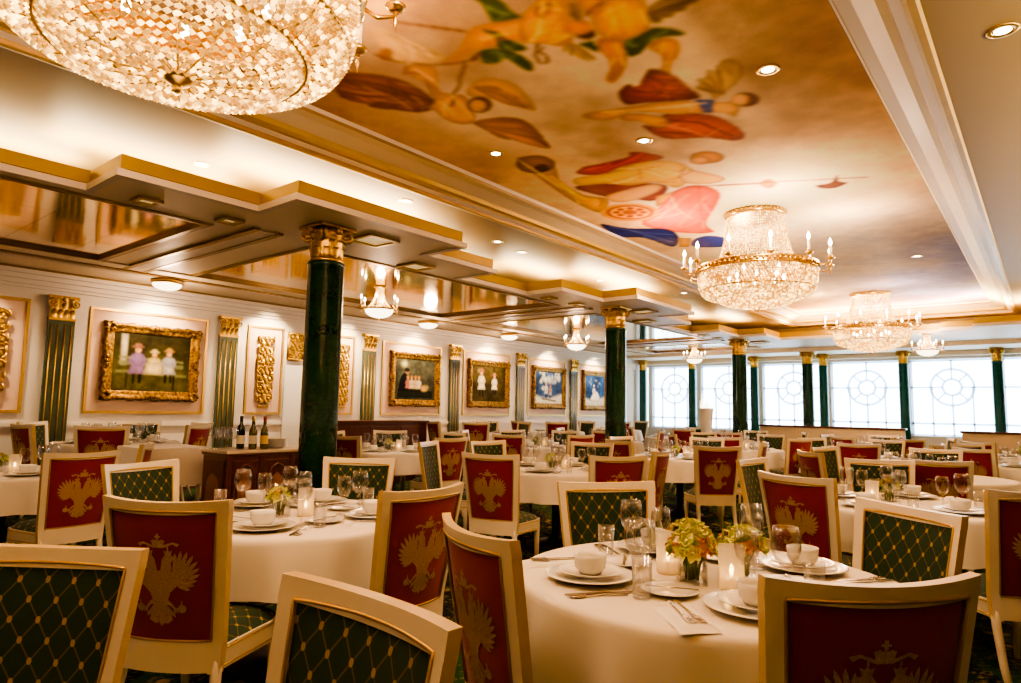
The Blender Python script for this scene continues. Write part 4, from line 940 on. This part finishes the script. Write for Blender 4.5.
# name: centre, floor height, phrase, detail level
TB = {
 'A': ((-1.01, 2.37), 0, 'nearest round table', 2), 'B': ((-3.2, 2.1), 0, 'cabinet-side table', 2),
 'E': ((-.80, 5.25), 0, 'second right-row table', 1), 'I': ((-.92, 7.8), 0, 'third right-row table', 1), 'J': ((-2.2, 10.55), 0, 'fourth right-row table', 1),
 'L': ((-2.3, 13.3), 0, 'fifth right-row table', 0), 'N': ((-.15, 10.5), 0, 'right-edge table', 1), 'O': ((-.35, 13.2), 0, 'farthest right-edge table', 0),
 'C': ((-3.9, 5.55), 0, 'second middle-row table', 1), 'D': ((-3.85, 8.3), 0, 'third middle-row table', 1), 'K': ((-4.05, 11.1), 0, 'fourth middle-row table', 1), 'M': ((-4.9, 13.55), 0, 'fifth middle-row table', 0),
 'F': ((-6.72, 1.65), 0, 'left-edge table', 1), 'H': ((-7.05, 6.1), 0, 'table behind front column', 1), 'Q': ((-6.5, 8.75), 0, 'table left of second column', 1), 'S': ((-6.9, 11.6), 0, 'fourth table beyond columns', 0), 'T': ((-6.9, 14.6), 0, 'farthest table beyond columns', 0),
 'U': ((-8.75, 3.25), .11, 'first picture-wall table', 1), 'V': ((-8.85, 9.9), .11, 'second picture-wall table', 0), 'W': ((-8.85, 12.5), .11, 'third picture-wall table', 0), 'X': ((-8.85, 15.2), .11, 'fourth picture-wall table', 0)}
rx, ry = math.cos(YAW), math.sin(YAW)
def side_of(dx, dy, cx, cy):
    b = math.atan2(cy, cx); d = dx*math.cos(b)+dy*math.sin(b); l = dx*math.sin(b)-dy*math.cos(b)   # depth away, to the right
    a = math.degrees(math.atan2(d, l)) % 360
    return ('right', 'far right', 'far', 'far left', 'left', 'near left', 'near', 'near right')[int((a+22.5)//45) % 8]
for i, (k, (c, z, ph, dt)) in enumerate(TB.items()):
    TABLE.place((*c, z), .3*i, 'round pedestal table under white cloth, the %s' % ph, 'round dining tables')
    o = cloth_mesh(i+3).build('tablecloth', 'cloth', None, (*c, z)); tag(o, 'white linen cloth draped to the knees over the %s' % ph, 'tablecloth', 'round tablecloths')
# chairs: photo-measured place of the back's top, table it serves, seen face
# (x, y, table, near model)
CHL = [(-.305, 1.68, 'A'), (-1.40, 1.51, 'A'), (-1.80, 2.98, 'A'), (-.44, 3.12, 'A'),
 (-2.60, 1.13, 'B'), (-2.19, 2.13, 'B'), (-3.80, 3.01, 'B'), (-4.33, 1.73, 'B'),
 (-1.22, 4.15, 'E'), (-.04, 4.25, 'E'), (-1.90, 5.34, 'E'), (-1.14, 6.28, 'E'),
 (-1.90, 6.98, 'I'), (-.76, 6.60, 'I'), (-2.05, 8.13, 'I'), (-1.04, 8.95, 'I'),
 (-1.95, 9.55, 'J'), (-1.95, 11.55, 'J'), (-2.96, 11.2, 'J'), (-1.15, 10.4, 'J'),
 (-2.67, 12.30, 'L'), (-1.90, 12.28, 'L'), (-1.35, 13.6, 'L'), (-2.5, 14.35, 'L'), (-3.33, 13.5, 'L'),
 (-.75, 9.55, 'N'), (-.95, 11.2, 'N'), (-.9, 12.2, 'O'),
 (-3.53, 4.06, 'C'), (-2.72, 4.77, 'C'), (-4.10, 6.56, 'C'), (-5.03, 5.74, 'C'), (-2.82, 5.77, 'C'), (-5.22, 4.97, 'C'),
 (-4.23, 7.30, 'D'), (-2.82, 7.06, 'D'), (-4.86, 8.46, 'D'), (-3.92, 9.42, 'D'), (-2.81, 8.57, 'D'),
 (-3.78, 9.98, 'K'), (-4.98, 10.38, 'K'), (-2.98, 10.43, 'K'), (-5.08, 11.95, 'K'), (-3.88, 12.2, 'K'),
 (-4.79, 12.46, 'M'), (-4.98, 14.6, 'M'), (-3.80, 14.05, 'M'),
 (-5.42, 1.93, 'F'), (-6.13, 2.53, 'F'),
 (-6.80, 5.07, 'H'), (-5.72, 5.92, 'H'), (-8.10, 6.22, 'H'), (-7.95, 6.95, 'H'), (-7.50, 7.18, 'H'),
 (-5.80, 7.54, 'Q'), (-5.55, 8.2, 'Q'), (-6.9, 9.75, 'Q'), (-7.62, 8.1, 'Q'), (-7.35, 9.35, 'Q'),
 (-6.4, 10.65, 'S'), (-7.5, 12.5, 'S'), (-5.85, 11.9, 'S'), (-7.85, 11.3, 'S'),
 (-6.25, 13.72, 'T'), (-6.85, 15.7, 'T'), (-7.72, 14.0, 'T'), (-5.8, 14.9, 'T'),
 (-8.01, 2.38, 'U'), (-8.62, 2.30, 'U'), (-9.2, 2.38, 'U'), (-9.25, 3.95, 'U'), (-8.85, 4.28, 'U'), (-8.1, 4.0, 'U'),
 (-8.30, 9.02, 'V'), (-9.05, 8.85, 'V'), (-8.55, 10.93, 'V'), (-9.3, 10.8, 'V'), (-8.25, 11.65, 'W'), (-9.1, 11.45, 'W'), (-8.6, 13.55, 'W'), (-8.3, 14.3, 'X'), (-9.05, 14.15, 'X'), (-8.6, 16.2, 'X')]
def place_chair(x, y, z, ang, label, group, near):
    """x, y is the middle of the back's top edge; ang the way the sitter looks"""
    fx, fy = math.cos(ang), math.sin(ang)
    return (CH_NEAR if near else CH_FAR).place((x+fx*.33, y+fy*.33, z), ang-PI/2, label, group)
def relax(L, minsep=math.radians(55)):
    out = []
    for k in TB:
        (cx, cy), z, ph, dt = TB[k]; P_ = []
        for x, y, q in L:
            if q == k: P_.append([math.atan2(y-cy, x-cx), max(.86 if k in 'ABECD' else 1.05, math.hypot(x-cx, y-cy))])
        for _ in range(60):
            for i in range(len(P_)):
                for j in range(i):
                    d = (P_[i][0]-P_[j][0]+PI) % (2*PI)-PI
                    if abs(d) < minsep and k not in 'ABECD': s_ = (minsep-abs(d))/2*(1 if d >= 0 else -1); P_[i][0] += s_; P_[j][0] -= s_
        out += [(cx+r*math.cos(a), cy+r*math.sin(a), k) for a, r in P_]
    return out
CHL = relax(CHL)
seats = {k: [] for k in TB}; used = {}
for x, y, k in CHL:
    (cx, cy), z, ph, dt = TB[k]; a = math.atan2(cy-y, cx-x); d = math.hypot(x-cx, y-cy)
    
    seats[k].append(a+PI)
    s = side_of(x-cx, y-cy, cx, cy)
    face = 'red eagle back' if math.cos(a-math.atan2(y, x)) > .15 else ('green lattice front' if math.cos(a-math.atan2(y, x)) < -.15 else 'seen side on')
    lab = 'cream chair, %s, at %s of the %s' % (face, s, ph)
    used.setdefault(lab, []).append(place_chair(x, y, z, a, lab, None, math.hypot(x, y) < 13.2))
for lab, os_ in used.items():
    if len(os_) > 1:
        os_.sort(key=lambda o: o.location.x/o.location.y)
        for i, o in enumerate(os_): o['label'] = lab.replace(', at ', (', left of two at ', ', right of two at ')[i] if len(os_) == 2 else (', left at ', ', middle at ', ', right at ')[i])
place_chair(-1.96, .605, 0, math.atan2(-.81, .58), 'blurred green backed chair cut by the left edge of the picture, facing the camera', None, True)
place_chair(-1.02, .86, 0, math.atan2(-1, -.05), 'green lattice backed chair, cropped at the bottom, left of the nearest table', None, True)

# ---- place settings
CNT = {}
def put(kind, what, k, ang, r, off, rz, z, side, ph, scale=1):
    (cx, cy), zf, _, dt = TB[k]
    p = (cx+r*math.cos(ang)-off*math.sin(ang), cy+r*math.sin(ang)+off*math.cos(ang), zf+.7505+z)
    lab = '%s at %s of the %s' % (what, side, ph)
    o = kind.place(p, rz, lab, None, scale); CNT.setdefault(lab, []).append((o, what, ph)); return o
FIX = {'A': [-130, -46, 55, 141], 'B': [-53, 126, 36, 178], 'E': [-38, 92, 172, -112]}
for k, ss in seats.items():
    ph, dt = TB[k][2], TB[k][3]
    angs = [math.radians(a) for a in FIX[k]] if k in FIX else ss
    if k not in FIX:
        keep = []
        for a in angs:
            if all(abs((a-b+PI) % (2*PI)-PI) > math.radians(50) for b in keep): keep.append(a)
        angs = keep
    for a in angs:
        s = side_of(math.cos(a), math.sin(a), *TB[k][0]); rz = a+PI/2
        R = .43
        J = lambda q: random.uniform(-q, q)
        put(CHARGER, 'white dinner plate', k, a, R, 0, rz, 0, s, ph)
        put(SIDE, 'small white plate on dinner plate', k, a, R, 0, rz, .016, s, ph)
        if dt or random.random() < .6: put(CUP, 'white bouillon cup on its plate', k, a, R, 0, rz, .023, s, ph, (1.25, 1.25, 1.02))
        put(WINE, 'tall wine glass', k, a, .31, .15+J(.012), rz, 0, s, ph, 1.12)
        if dt: put(WINE2, 'smaller wine glass', k, a, .25, .05+J(.008), rz, 0, s, ph, 1.12)
        if dt: put(TUMB, 'straight water tumbler', k, a, .335, .245+J(.015), rz, 0, s, ph)
        if dt: put(NAPK, 'folded white napkin', k, a, .50, -.245, rz, 0, s, ph)
        if dt:
            put(FORK, 'steel fork on its napkin', k, a, .49, -.255, rz+PI, .0155, s, ph); put(KNIFE, 'steel table knife', k, a, .46, .185, rz+PI, 0, s, ph)
        if dt == 2:
            put(FORK, 'second steel fork on the napkin', k, a, .49, -.228, rz+PI+.05, .0155, s, ph); put(SPOON, 'steel spoon', k, a, .47, .212, rz+PI, 0, s, ph)
            put(SIDE, 'bread plate', k, a, .23, -.20, rz, 0, s, ph, .85); put(KNIFE, 'butter knife on the bread plate', k, a, .23, -.195, rz+1.2, .0165, s, ph, .75)
for lab, L in CNT.items():
    if len(L) > 1:
        for o, what, ph in L: o['group'] = '%s, %s' % (what.split(' on ')[0], ph)
# ---- centrepieces
def top(x, y, z=.7505): return (x, y, z)
for p, lab in (((-1.0, 2.25), 'front cube vase of yellow and green orchids on the nearest table'), ((-.89, 2.43), 'right cube vase of yellow orchids behind the candle on the nearest table'), ((-1.09, 2.43), 'left cube vase of yellow orchids on the nearest table')): VASE.place(top(*p), random.uniform(0, 1), lab, 'orchid vases of the nearest table', 1.27)
CANDLE.place(top(-.86, 2.25), 0, 'lit frosted candle right of the orchids on the nearest table', None, 1.3); CANDLE.place(top(-1.125, 2.32), 0, 'frosted candle left of the orchids on the nearest table', None, 1.3)
for k, ((cx, cy), z, ph, dt) in TB.items():
    if k == 'A': continue
    if k == 'B': v, c = (-3.21, 2.01), (-3.14, 2.125)
    elif k == 'E': v, c = (-.90, 5.28), (-.975, 5.13)
    else: v, c = (cx-.05*rx, cy-.05*ry), (cx+.09*rx, cy+.09*ry)
    VASE2.place((*v, z+.7505), ord(k) % 6, 'small glass cube of green orchids in the middle of the %s' % ph, None, 1.15); CANDLE.place((*c, z+.7505), 0, 'lit frosted candle in the middle of the %s' % ph, None, 1.3)

# ------------------------------------------------------------------ chandeliers
def candle_arm(parent, r0_, r1_, z, a, s=1.0, drop=True):
    ca, sa = math.cos(a), math.sin(a); P3 = lambda r, zz: (r*ca, r*sa, zz)
    m = MB(); m.tube([P3(r0_, z), P3(r0_+(r1_-r0_)*.5, z-.03*s), P3(r1_, z-.01*s), P3(r1_, z+.02*s)], .007*s, 6)
    m.lathe([(.006*s, -.01*s), (.03*s, .0), (.036*s, .012*s), (.03*s, .014*s), (.014*s, .02*s), (.014*s, .03*s)], 14, P3(r1_, z+.015*s))
    m.lathe([(.011*s, 0), (.003*s, -.02*s), (.008*s, -.035*s), (.001*s, -.075*s)], 8, P3(r1_, z+.006*s)); o = m.build('candle_arm', 'brass', parent)
    m = MB(); m.lathe([(.012*s, 0), (.012*s, .085*s), (0, .088*s)], 10, P3(r1_, z+.045*s)); m.build('candle_tube', 'wax', o)
    m = MB(); m.lathe([(0, 0), (.012*s, .012*s), (.016*s, .03*s), (.009*s, .052*s), (0, .075*s)], 10, P3(r1_, z+.132*s), cap=False); m.build('flame_bulb', 'bulb', o)
def build_big():
    root = empty('crystal_chandelier')   # origin at the ceiling, 1.1 m drop
    zr = -.675; R = .665
    m = MB(); m.lathe([(.30, 0), (.335, -.005), (.345, -.03), (.335, -.055), (.31, -.06)], 48); 
    for k in range(40): m.blob((.34*math.cos(2*PI*k/40), .34*math.sin(2*PI*k/40), -.012), (.018, .018, .02), n=6, k=4)
    m.build('crown_ring', 'brass', root)
    m = MB()      # strands of the crown, flaring to the rim
    for k in range(84):
        a = 2*PI*k/84
        for j in range(20):
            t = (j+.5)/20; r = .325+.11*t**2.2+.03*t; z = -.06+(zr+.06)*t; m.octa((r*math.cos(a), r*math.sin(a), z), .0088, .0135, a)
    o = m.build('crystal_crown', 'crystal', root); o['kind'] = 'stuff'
    m = MB(); m.lathe([(R-.01, zr+.035), (R+.012, zr+.035), (R+.018, zr+.02), (R+.008, zr+.005), (R+.008, zr-.03), (R+.018, zr-.04), (R-.01, zr-.045)], 72, cap=False)
    m.lathe([(R-.01, zr+.03), (.46, zr+.035)], 72, cap=False)
    for k in range(72): a = 2*PI*k/72; m.blob(((R+.012)*math.cos(a), (R+.012)*math.sin(a), zr-.005), (.015, .015, .022), n=6, k=4)
    m.build('rim_band', 'brass', root)
    prof = lambda t: (.425+.225*max(0, math.cos(t*PI/2))**.5+.012*math.sin(PI*t), zr-.045-.295*math.sin(t*PI/2))       # upper bowl
    prof2 = lambda t: (.44*math.cos(t*PI/2*.97)+.01, zr-.325-.125*math.sin(t*PI/2))       # lower bowl
    wires = MB()
    m = MB()
    for j in range(18):
        r, z = prof((j+.5)/18); n = int(2*PI*r/.0335)
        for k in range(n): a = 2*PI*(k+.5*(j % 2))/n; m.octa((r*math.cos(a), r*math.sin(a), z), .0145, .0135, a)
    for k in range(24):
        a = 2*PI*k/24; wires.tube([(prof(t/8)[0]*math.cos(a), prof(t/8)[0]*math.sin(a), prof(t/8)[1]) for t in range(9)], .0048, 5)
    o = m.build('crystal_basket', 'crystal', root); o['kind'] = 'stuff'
    m = MB()
    for j in range(14):
        r, z = prof2((j+.4)/14); n = max(6, int(2*PI*r/.031))
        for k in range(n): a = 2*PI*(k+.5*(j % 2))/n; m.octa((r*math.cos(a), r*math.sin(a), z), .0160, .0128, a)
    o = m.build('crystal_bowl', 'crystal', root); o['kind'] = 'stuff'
    for k in range(16):
        a = 2*PI*k/16; wires.tube([(prof2(t/8)[0]*math.cos(a), prof2(t/8)[0]*math.sin(a), prof2(t/8)[1]) for t in range(9)], .0045, 5)
    for rr, zz in ((.45, zr-.33), (prof(.5)[0], prof(.5)[1]), (prof(.98)[0], prof(.98)[1])): wires.tube([(rr*math.cos(2*PI*k/48), rr*math.sin(2*PI*k/48), zz) for k in range(48)], .010, 6, closed=True)
    wires.build('wire_frame', 'brass', root)
    m = MB(); m.lathe([(.0, .012), (.055, .01), (.06, 0), (.045, -.015), (.02, -.03), (.014, -.045), (.018, -.055), (0, -.068)], 20, (0, 0, zr-.447)); m.build('finial', 'brass', root)
    for k in range(12): candle_arm(root, R, R+.15, zr+.0, 2*PI*(k+.3)/12, 1.25)
    for k in range(8):
        a = 2*PI*k/8; m = MB(); m.blob((.30*math.cos(a), .30*math.sin(a), zr-.10), (.018, .018, .035)); m.build('inner_bulb', 'bulb', root)
    return root
BIG = Kind(build_big(), 'chandelier')
for (x, y), lab in zip(((-2.52, 1.05), (-2.60, 7.72), (-2.61, 14.2)), ('large crystal basket chandelier overhead at the upper left, seen from below', 'middle crystal chandelier hanging from the painted ceiling', 'far crystal chandelier hanging before the windows under the painted ceiling')):
    BIG.place((x, y, FZ), .35, lab)
def build_small():
    root = empty('small_chandelier'); 
    m = MB(); m.lathe([(.0, 0), (.085, 0), (.09, -.012), (.075, -.022), (.06, -.025)], 28); m.build('ceiling_crown', 'brass', root)
    m = MB()
    for k in range(30):
        a = 2*PI*k/30
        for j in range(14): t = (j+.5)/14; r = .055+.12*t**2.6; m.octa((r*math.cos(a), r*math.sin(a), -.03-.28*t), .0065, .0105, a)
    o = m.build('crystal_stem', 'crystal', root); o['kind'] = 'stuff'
    m = MB(); m.lathe([(.185, -.305), (.205, -.31), (.208, -.33), (.19, -.337)], 36, cap=False); m.lathe([(.008, 0), (.012, -.012), (0, -.03)], 10, (0, 0, -.445)); m.build('rim_band', 'brass', root)
    m = MB(); m.lathe([(.195*math.cos(t*PI/16), -.335-.11*math.sin(t*PI/16)) for t in range(9)], 36, cap=False); m.build('lit_bowl', 'alabaster', root)
    for k in range(6): candle_arm(root, .2, .265, -.315, 2*PI*k/6, .9)
    return root
SM = Kind(build_small(), 'chandelier')
SMALL = [(-7.22, 5.92, 3.022, 'small bowl chandelier on the mirrored ceiling just right of the front column'), (-7.55, 11.4, 3.022, 'small bowl chandelier on the mirrored ceiling left of the second column'), (-6.95, 15.9, 3.022, 'small bowl chandelier near the windows left of the third column'), (-1.86, 15.55, 3.0, 'small bowl chandelier by the windows right of the big far chandelier')]
for x, y, z, lab in SMALL: SM.place((x, y, z), .2, lab)
def build_flush():
    root = empty('flush_ceiling_lamp'); m = MB(); m.lathe([(0, 0), (.19, 0), (.2, -.015), (.19, -.045), (.175, -.05)], 32); m.build('brass_ring', 'brass', root)
    m = MB(); m.lathe([(.178*math.cos(t*PI/16), -.048-.085*math.sin(t*PI/16)) for t in range(9)], 32, cap=False); m.build('glass_dome', 'alabaster', root)
    return root
FL = Kind(build_flush(), 'ceiling lamp')
for (x, y), lab in zip(((-9.0, 3.8), (-9.02, 8.58), (-8.98, 10.95)), ('glowing dome ceiling lamp above the three children painting', 'glowing dome ceiling lamp above the robed woman painting', 'glowing dome ceiling lamp above the two standing children painting')): FL.place((x, y, 2.955), 0, lab)
def build_down():
    root = empty('downlight'); m = MB(); m.lathe([(.05, -.001), (.055, -.008), (.075, -.006), (.08, 0), (.05, .0)], 24, cap=False); m.lathe([(.05, -.002), (.038, .0)], 24, cap=False); m.build('trim_ring', 'brass', root)
    m = MB(); m.lathe([(0, -.003), (.042, -.003)], 20, cap=False); m.build('lens', 'lens', root); return root
DN = Kind(build_down(), 'downlight')
DL = [(-5.86, 2.70, 3.5, 'recessed downlight over the lit cove, nearest the left edge'), (-5.15, 4.52, 3.5, 'recessed downlight above the front column, beside the gold cornice'), (-5.45, 6.37, 3.5, 'recessed downlight past the stepped cove corner'), (-5.55, 7.0, 3.5, 'recessed downlight in the lit step before the second column'), (-5.70, 9.3, 3.5, 'recessed downlight in the cove near the second column'), (-5.06, 11.15, 3.5, 'recessed downlight beyond the second column'),
      (-3.873, 4.478, 3.7, 'recessed downlight in the fresco below the pale winged figure'), (-1.391, 4.453, 3.7, 'recessed downlight in the fresco right of the flying woman'), (-2.64, 5.03, 3.7, 'recessed downlight in the fresco between flying woman and chariot'), (-1.415, 11.19, 3.7, 'recessed downlight in the fresco right of the middle chandelier'), (-.10, 4.43, 3.5, 'recessed downlight in the plain ceiling at the upper right')]
for x, y, z, lab in DL: DN.place((x, y, z), 0, lab)

# ------------------------------------------------------------------ service furniture
root = empty('wine_cabinet', (-6.1, 3.62, 0)); tag(root, 'carved dark wooden serving cabinet with cream top holding wine bottles', 'cabinet')
m = MB(); m.box(-.23, .24, -.50, .50, .06, .875, 0, .008); m.box(-.20, .21, -.47, .47, 0, .06); m.box(-.245, .255, -.515, .515, .86, .885, 0, .006)
for y in (-.49, -.165, .165, .49): m.box(.235, .252, y-.025, y+.025, .08, .86, 0, .006)
m.build('body', 'wood', root)
m = MB(); m.box(-.255, .265, -.525, .525, .885, .915, 0, .008); m.build('top', 'stone', root)
for y in (-.33, 0, .33):
    m = MB(); m.box(.238, .25, y-.125, y+.125, .11, .82, 0, .005); m.tube([(.252, y-.10, .15), (.252, y-.10, .66), (.252, y-.06, .75), (.252, y, .78), (.252, y+.06, .75), (.252, y+.10, .66), (.252, y+.10, .15)], .010, 6, closed=True)
    d = m.build('door', 'wood', root)
    m = MB(); m.grid(lambda u, v, y=y: (.252+.014*math.sin(PI*u)*math.sin(PI*v), y+(2*u-1)*.07*(1 if v < .7 else math.sqrt(max(0, 1-((v-.7)/.3)**2))), .2+.5*v), 8, 12); m.build('inlay_panel', 'woodinlay', d)
    m = MB(); m.blob((.262, y+.112, .47), .012); m.build('knob', 'brass', d)
m = MB(); m.box(-.19, .19, -.514, -.502, .12, .82, 0, .004); d = m.build('side_panel', 'wood', root)
m = MB(); m.grid(lambda u, v: ((2*u-1)*.12*(1 if v < .7 else math.sqrt(max(0, 1-((v-.7)/.3)**2))), -.515-.012*math.sin(PI*u)*math.sin(PI*v), .2+.5*v), 8, 12); m.build('inlay_panel', 'woodinlay', d)
CT = .9155
def bottle(shoulder, glass, label, foil):
    root = empty('wine_bottle'); m = MB(); s = shoulder
    m.lathe([(0, .004), (.03, 0), (.037, .005), (.0375, .19 if s else .15), (.034, .215 if s else .18), (.016, .238 if s else .225), (.0145, .30), (.0155, .30), (.0155, .31), (0, .311)], 24); m.build('bottle_body', glass, root)
    m = MB(); m.lathe([(.0382, .05), (.0382, .13)], 24, cap=False); m.build('paper_label', label, root)
    m = MB(); m.lathe([(.0152, .255), (.0162, .30), (.0165, .313), (0, .3135)], 16, cap=False); m.build('foil_cap', foil, root); return root
for args, p, lab in (((1, 'bottle', 'paper', 'dark'), (-6.06, 3.34), 'dark wine bottle, leftmost of the three on the cabinet'), ((0, 'bottle2', 'paper', 'brass'), (-5.98, 3.42), 'olive wine bottle with white label, middle of the three on the cabinet'), ((0, 'bottle2', 'paper2', 'foil'), (-5.93, 3.51), 'wine bottle with yellow label, rightmost of the three on the cabinet')):
    o = bottle(*args); o.location = (*p, CT); tag(o, lab, 'bottle', 'wine bottles on the cabinet')
k = 0
for x in (-6.24, -6.13, -6.03):
    for y in (3.16, 3.25):
        k += 1; WINE.place((x, y, CT), 0, 'clean wine glass standing beside the bottles on the wooden cabinet', 'wine glasses on the cabinet')
for k in range(7): SIDE.place((-6.0, 3.68, CT+.012*k), .3*k, 'white plate in the stack right of the bottles on the cabinet', 'plates stacked on the cabinet')
# white draped service table beside it
root = empty('service_table', (-6.9, 3.0, 0)); tag(root, 'square white draped service table left of the wooden wine cabinet', 'table')
m = MB(); m.box(-.30, .30, -.28, .28, .86, .90); m.build('tabletop', 'wood', root)
for sx in (-1, 1):
    for sy in (-1, 1): m = MB(); m.tube([(sx*.26, sy*.24, 0), (sx*.26, sy*.24, .86)], .02, 8); m.build('leg', 'cream', root)
m = MB(); m.box(-.33, .33, -.31, .31, .9, .91, 0, .004)
def drape(u, v):
    t = u*4; i = int(t) % 4; f = t-int(t); q = [(-.332, -.312), (.332, -.312), (.332, .312), (-.332, .312)]; a, b = q[i], q[(i+1) % 4]; g = 1+.02*v+.01*v*math.sin(u*44); return ((a[0]+(b[0]-a[0])*f)*g, (a[1]+(b[1]-a[1])*f)*g, .908-.36*v)
m.grid(drape, 96, 5); o = m.build('tablecloth', 'cloth', None, (-6.9, 3.0, 0)); tag(o, 'white cloth hanging square over the service table by the cabinet', 'tablecloth')
# long wooden sideboard along the wall
root = empty('wooden_sideboard', (-9.42, 7.75, 0)); tag(root, 'long dark wooden sideboard against the wall below the robed woman painting', 'sideboard')
m = MB(); m.box(-.25, .22, -1.05, 1.05, 0, 1.06, 0, .01); m.build('body', 'wood', root); m = MB(); m.box(-.27, .25, -1.08, 1.08, 1.06, 1.10, 0, .008); m.build('top', 'wood', root)
for y in (-.7, 0, .7): m = MB(); m.box(.22, .235, y-.31, y+.31, .1, 1.0, 0, .006); m.build('door', 'wood', root)
# banquette dividers before the windows
for (x0, x1, y, lab) in ((-5.15, -2.3, 15.45, 'long cream banquette back with a wooden cap rail, before the windows'), (-1.25, 1.3, 14.4, 'cream banquette back with wooden cap rail at the right edge')):
    root = empty('banquette_divider', ((x0+x1)/2, y, 0)); tag(root, lab, 'banquette'); h = (x1-x0)/2
    m = MB(); m.box(-h, h, -.08, .08, 0, 1.06, 0, .01); m.build('padded_back', 'fabric', root); m = MB(); m.box(-h-.03, h+.03, -.11, .11, 1.06, 1.10, 0, .012); m.build('cap_rail', 'wood', root)
# urn
root = empty('pedestal_urn', (-5.86, 14.0, 0)); tag(root, 'tall pale tapered urn with a spray of white glass spikes, before the windows', 'urn')
m = MB(); m.lathe([(0, 0), (.12, 0), (.12, .03), (.085, .06), (.09, .5), (.13, 1.2), (.15, 1.40), (.165, 1.43), (.15, 1.44), (.13, 1.40), (0, 1.38)], 32); m.build('urn_body', 'white', root)
m = MB()
for k in range(16):
    a = 2*PI*k/16; r = .03+.09*(k % 3)/2; m.tube([(r*math.cos(a), r*math.sin(a), 1.38), (r*1.15*math.cos(a), r*1.15*math.sin(a), 1.62+.14*((k*5) % 4)/3)], [.014, .002], 5)
m.build('glass_spray', 'alabaster', root)

# ------------------------------------------------------------------ lighting
W = bpy.data.worlds.new('world'); sc.world = W; W.use_nodes = True; nt = W.node_tree; nt.nodes.clear()
bg = nt.nodes.new('ShaderNodeBackground'); ot = nt.nodes.new('ShaderNodeOutputWorld'); tc = nt.nodes.new('ShaderNodeTexCoord'); sp = nt.nodes.new('ShaderNodeSeparateXYZ'); rp = nt.nodes.new('ShaderNodeValToRGB')
nt.links.new(tc.outputs['Generated'], sp.inputs[0]); nt.links.new(sp.outputs[2], rp.inputs[0]); nt.links.new(rp.outputs[0], bg.inputs[0]); nt.links.new(bg.outputs[0], ot.inputs[0])
rp.color_ramp.elements[0].position = 0; rp.color_ramp.elements[0].color = (.72, .86, 1, 1); rp.color_ramp.elements[1].position = .5; rp.color_ramp.elements[1].color = (.80, .92, 1, 1)
bg.inputs[1].default_value = 7.0
for i in range(6):   # sky portals in the window openings
    c = (BX[i]+BX[i+1])/2; o = add_light('AREA', (c, WY+.08, 1.8), 1, (1, 1, 1), 1.5, (-PI/2, 0, 0), 1.85); o.data.cycles.is_portal = True
WARM = (1, .65, .41)
for x, y in ((-2.52, 1.05), (-2.60, 7.72), (-2.61, 14.2), (-2.5, -2.2)):
    [add_light('POINT', (x+1.0*math.cos(q), y+1.0*math.sin(q), 3.22), 35 if y > 2 else (36 if y > 0 else 8), WARM, .12) for q in (.5, 2.07, 3.64, 5.21)]
    add_light('POINT', (x, y, 2.0), (30 if y > 2 else 10), WARM, .3)
for x, y, z, _ in SMALL: add_light('POINT', (x, y, z-.56), 28, WARM, .12); add_light('POINT', (x, y, z-.20), 10, WARM, .06)
for x, y in ((-9.0, 3.8), (-9.02, 8.58), (-8.98, 10.95)): add_light('POINT', (x+.05, y, 2.70), 22, WARM, .12)
for a, b in panels[:]:
    add_light('SPOT', (-9.25, (a+b)/2, 2.93), 135, (1, .74, .46), .04, (0, math.radians(30), 0), spot=math.radians(100), blend=.8)
for x, y in ((.6, 4.4), (.7, 8), (.7, 12), (-1.0, 3.0), (-3.4, 2.7), (-4.3, 8.6), (-7.2, 1.3), (-7.3, 8.6), (2.5, 3), (-3.2, 11), (-1.2, 4.4), (-5.6, 5.6)):
    add_light('SPOT', (x, y, 2.97 if x < -5 else 3.45), 75, WARM, .06, (0, 0, 0), spot=math.radians(120), blend=.9)
sc.view_settings.view_transform = 'AgX'
sc.view_settings.look = 'AgX - High Contrast'
sc.view_settings.exposure = 0.18
sc.view_settings.use_white_balance = True; sc.view_settings.white_balance_temperature = 6650; sc.view_settings.white_balance_tint = 10
sc.cycles.use_denoising = True
sc.cycles.max_bounces = 8; sc.cycles.diffuse_bounces = 3; sc.cycles.glossy_bounces = 4; sc.cycles.transparent_max_bounces = 24; sc.cycles.transmission_bounces = 4
sc.cycles.caustics_reflective = False; sc.cycles.caustics_refractive = False; sc.cycles.sample_clamp_indirect = 6
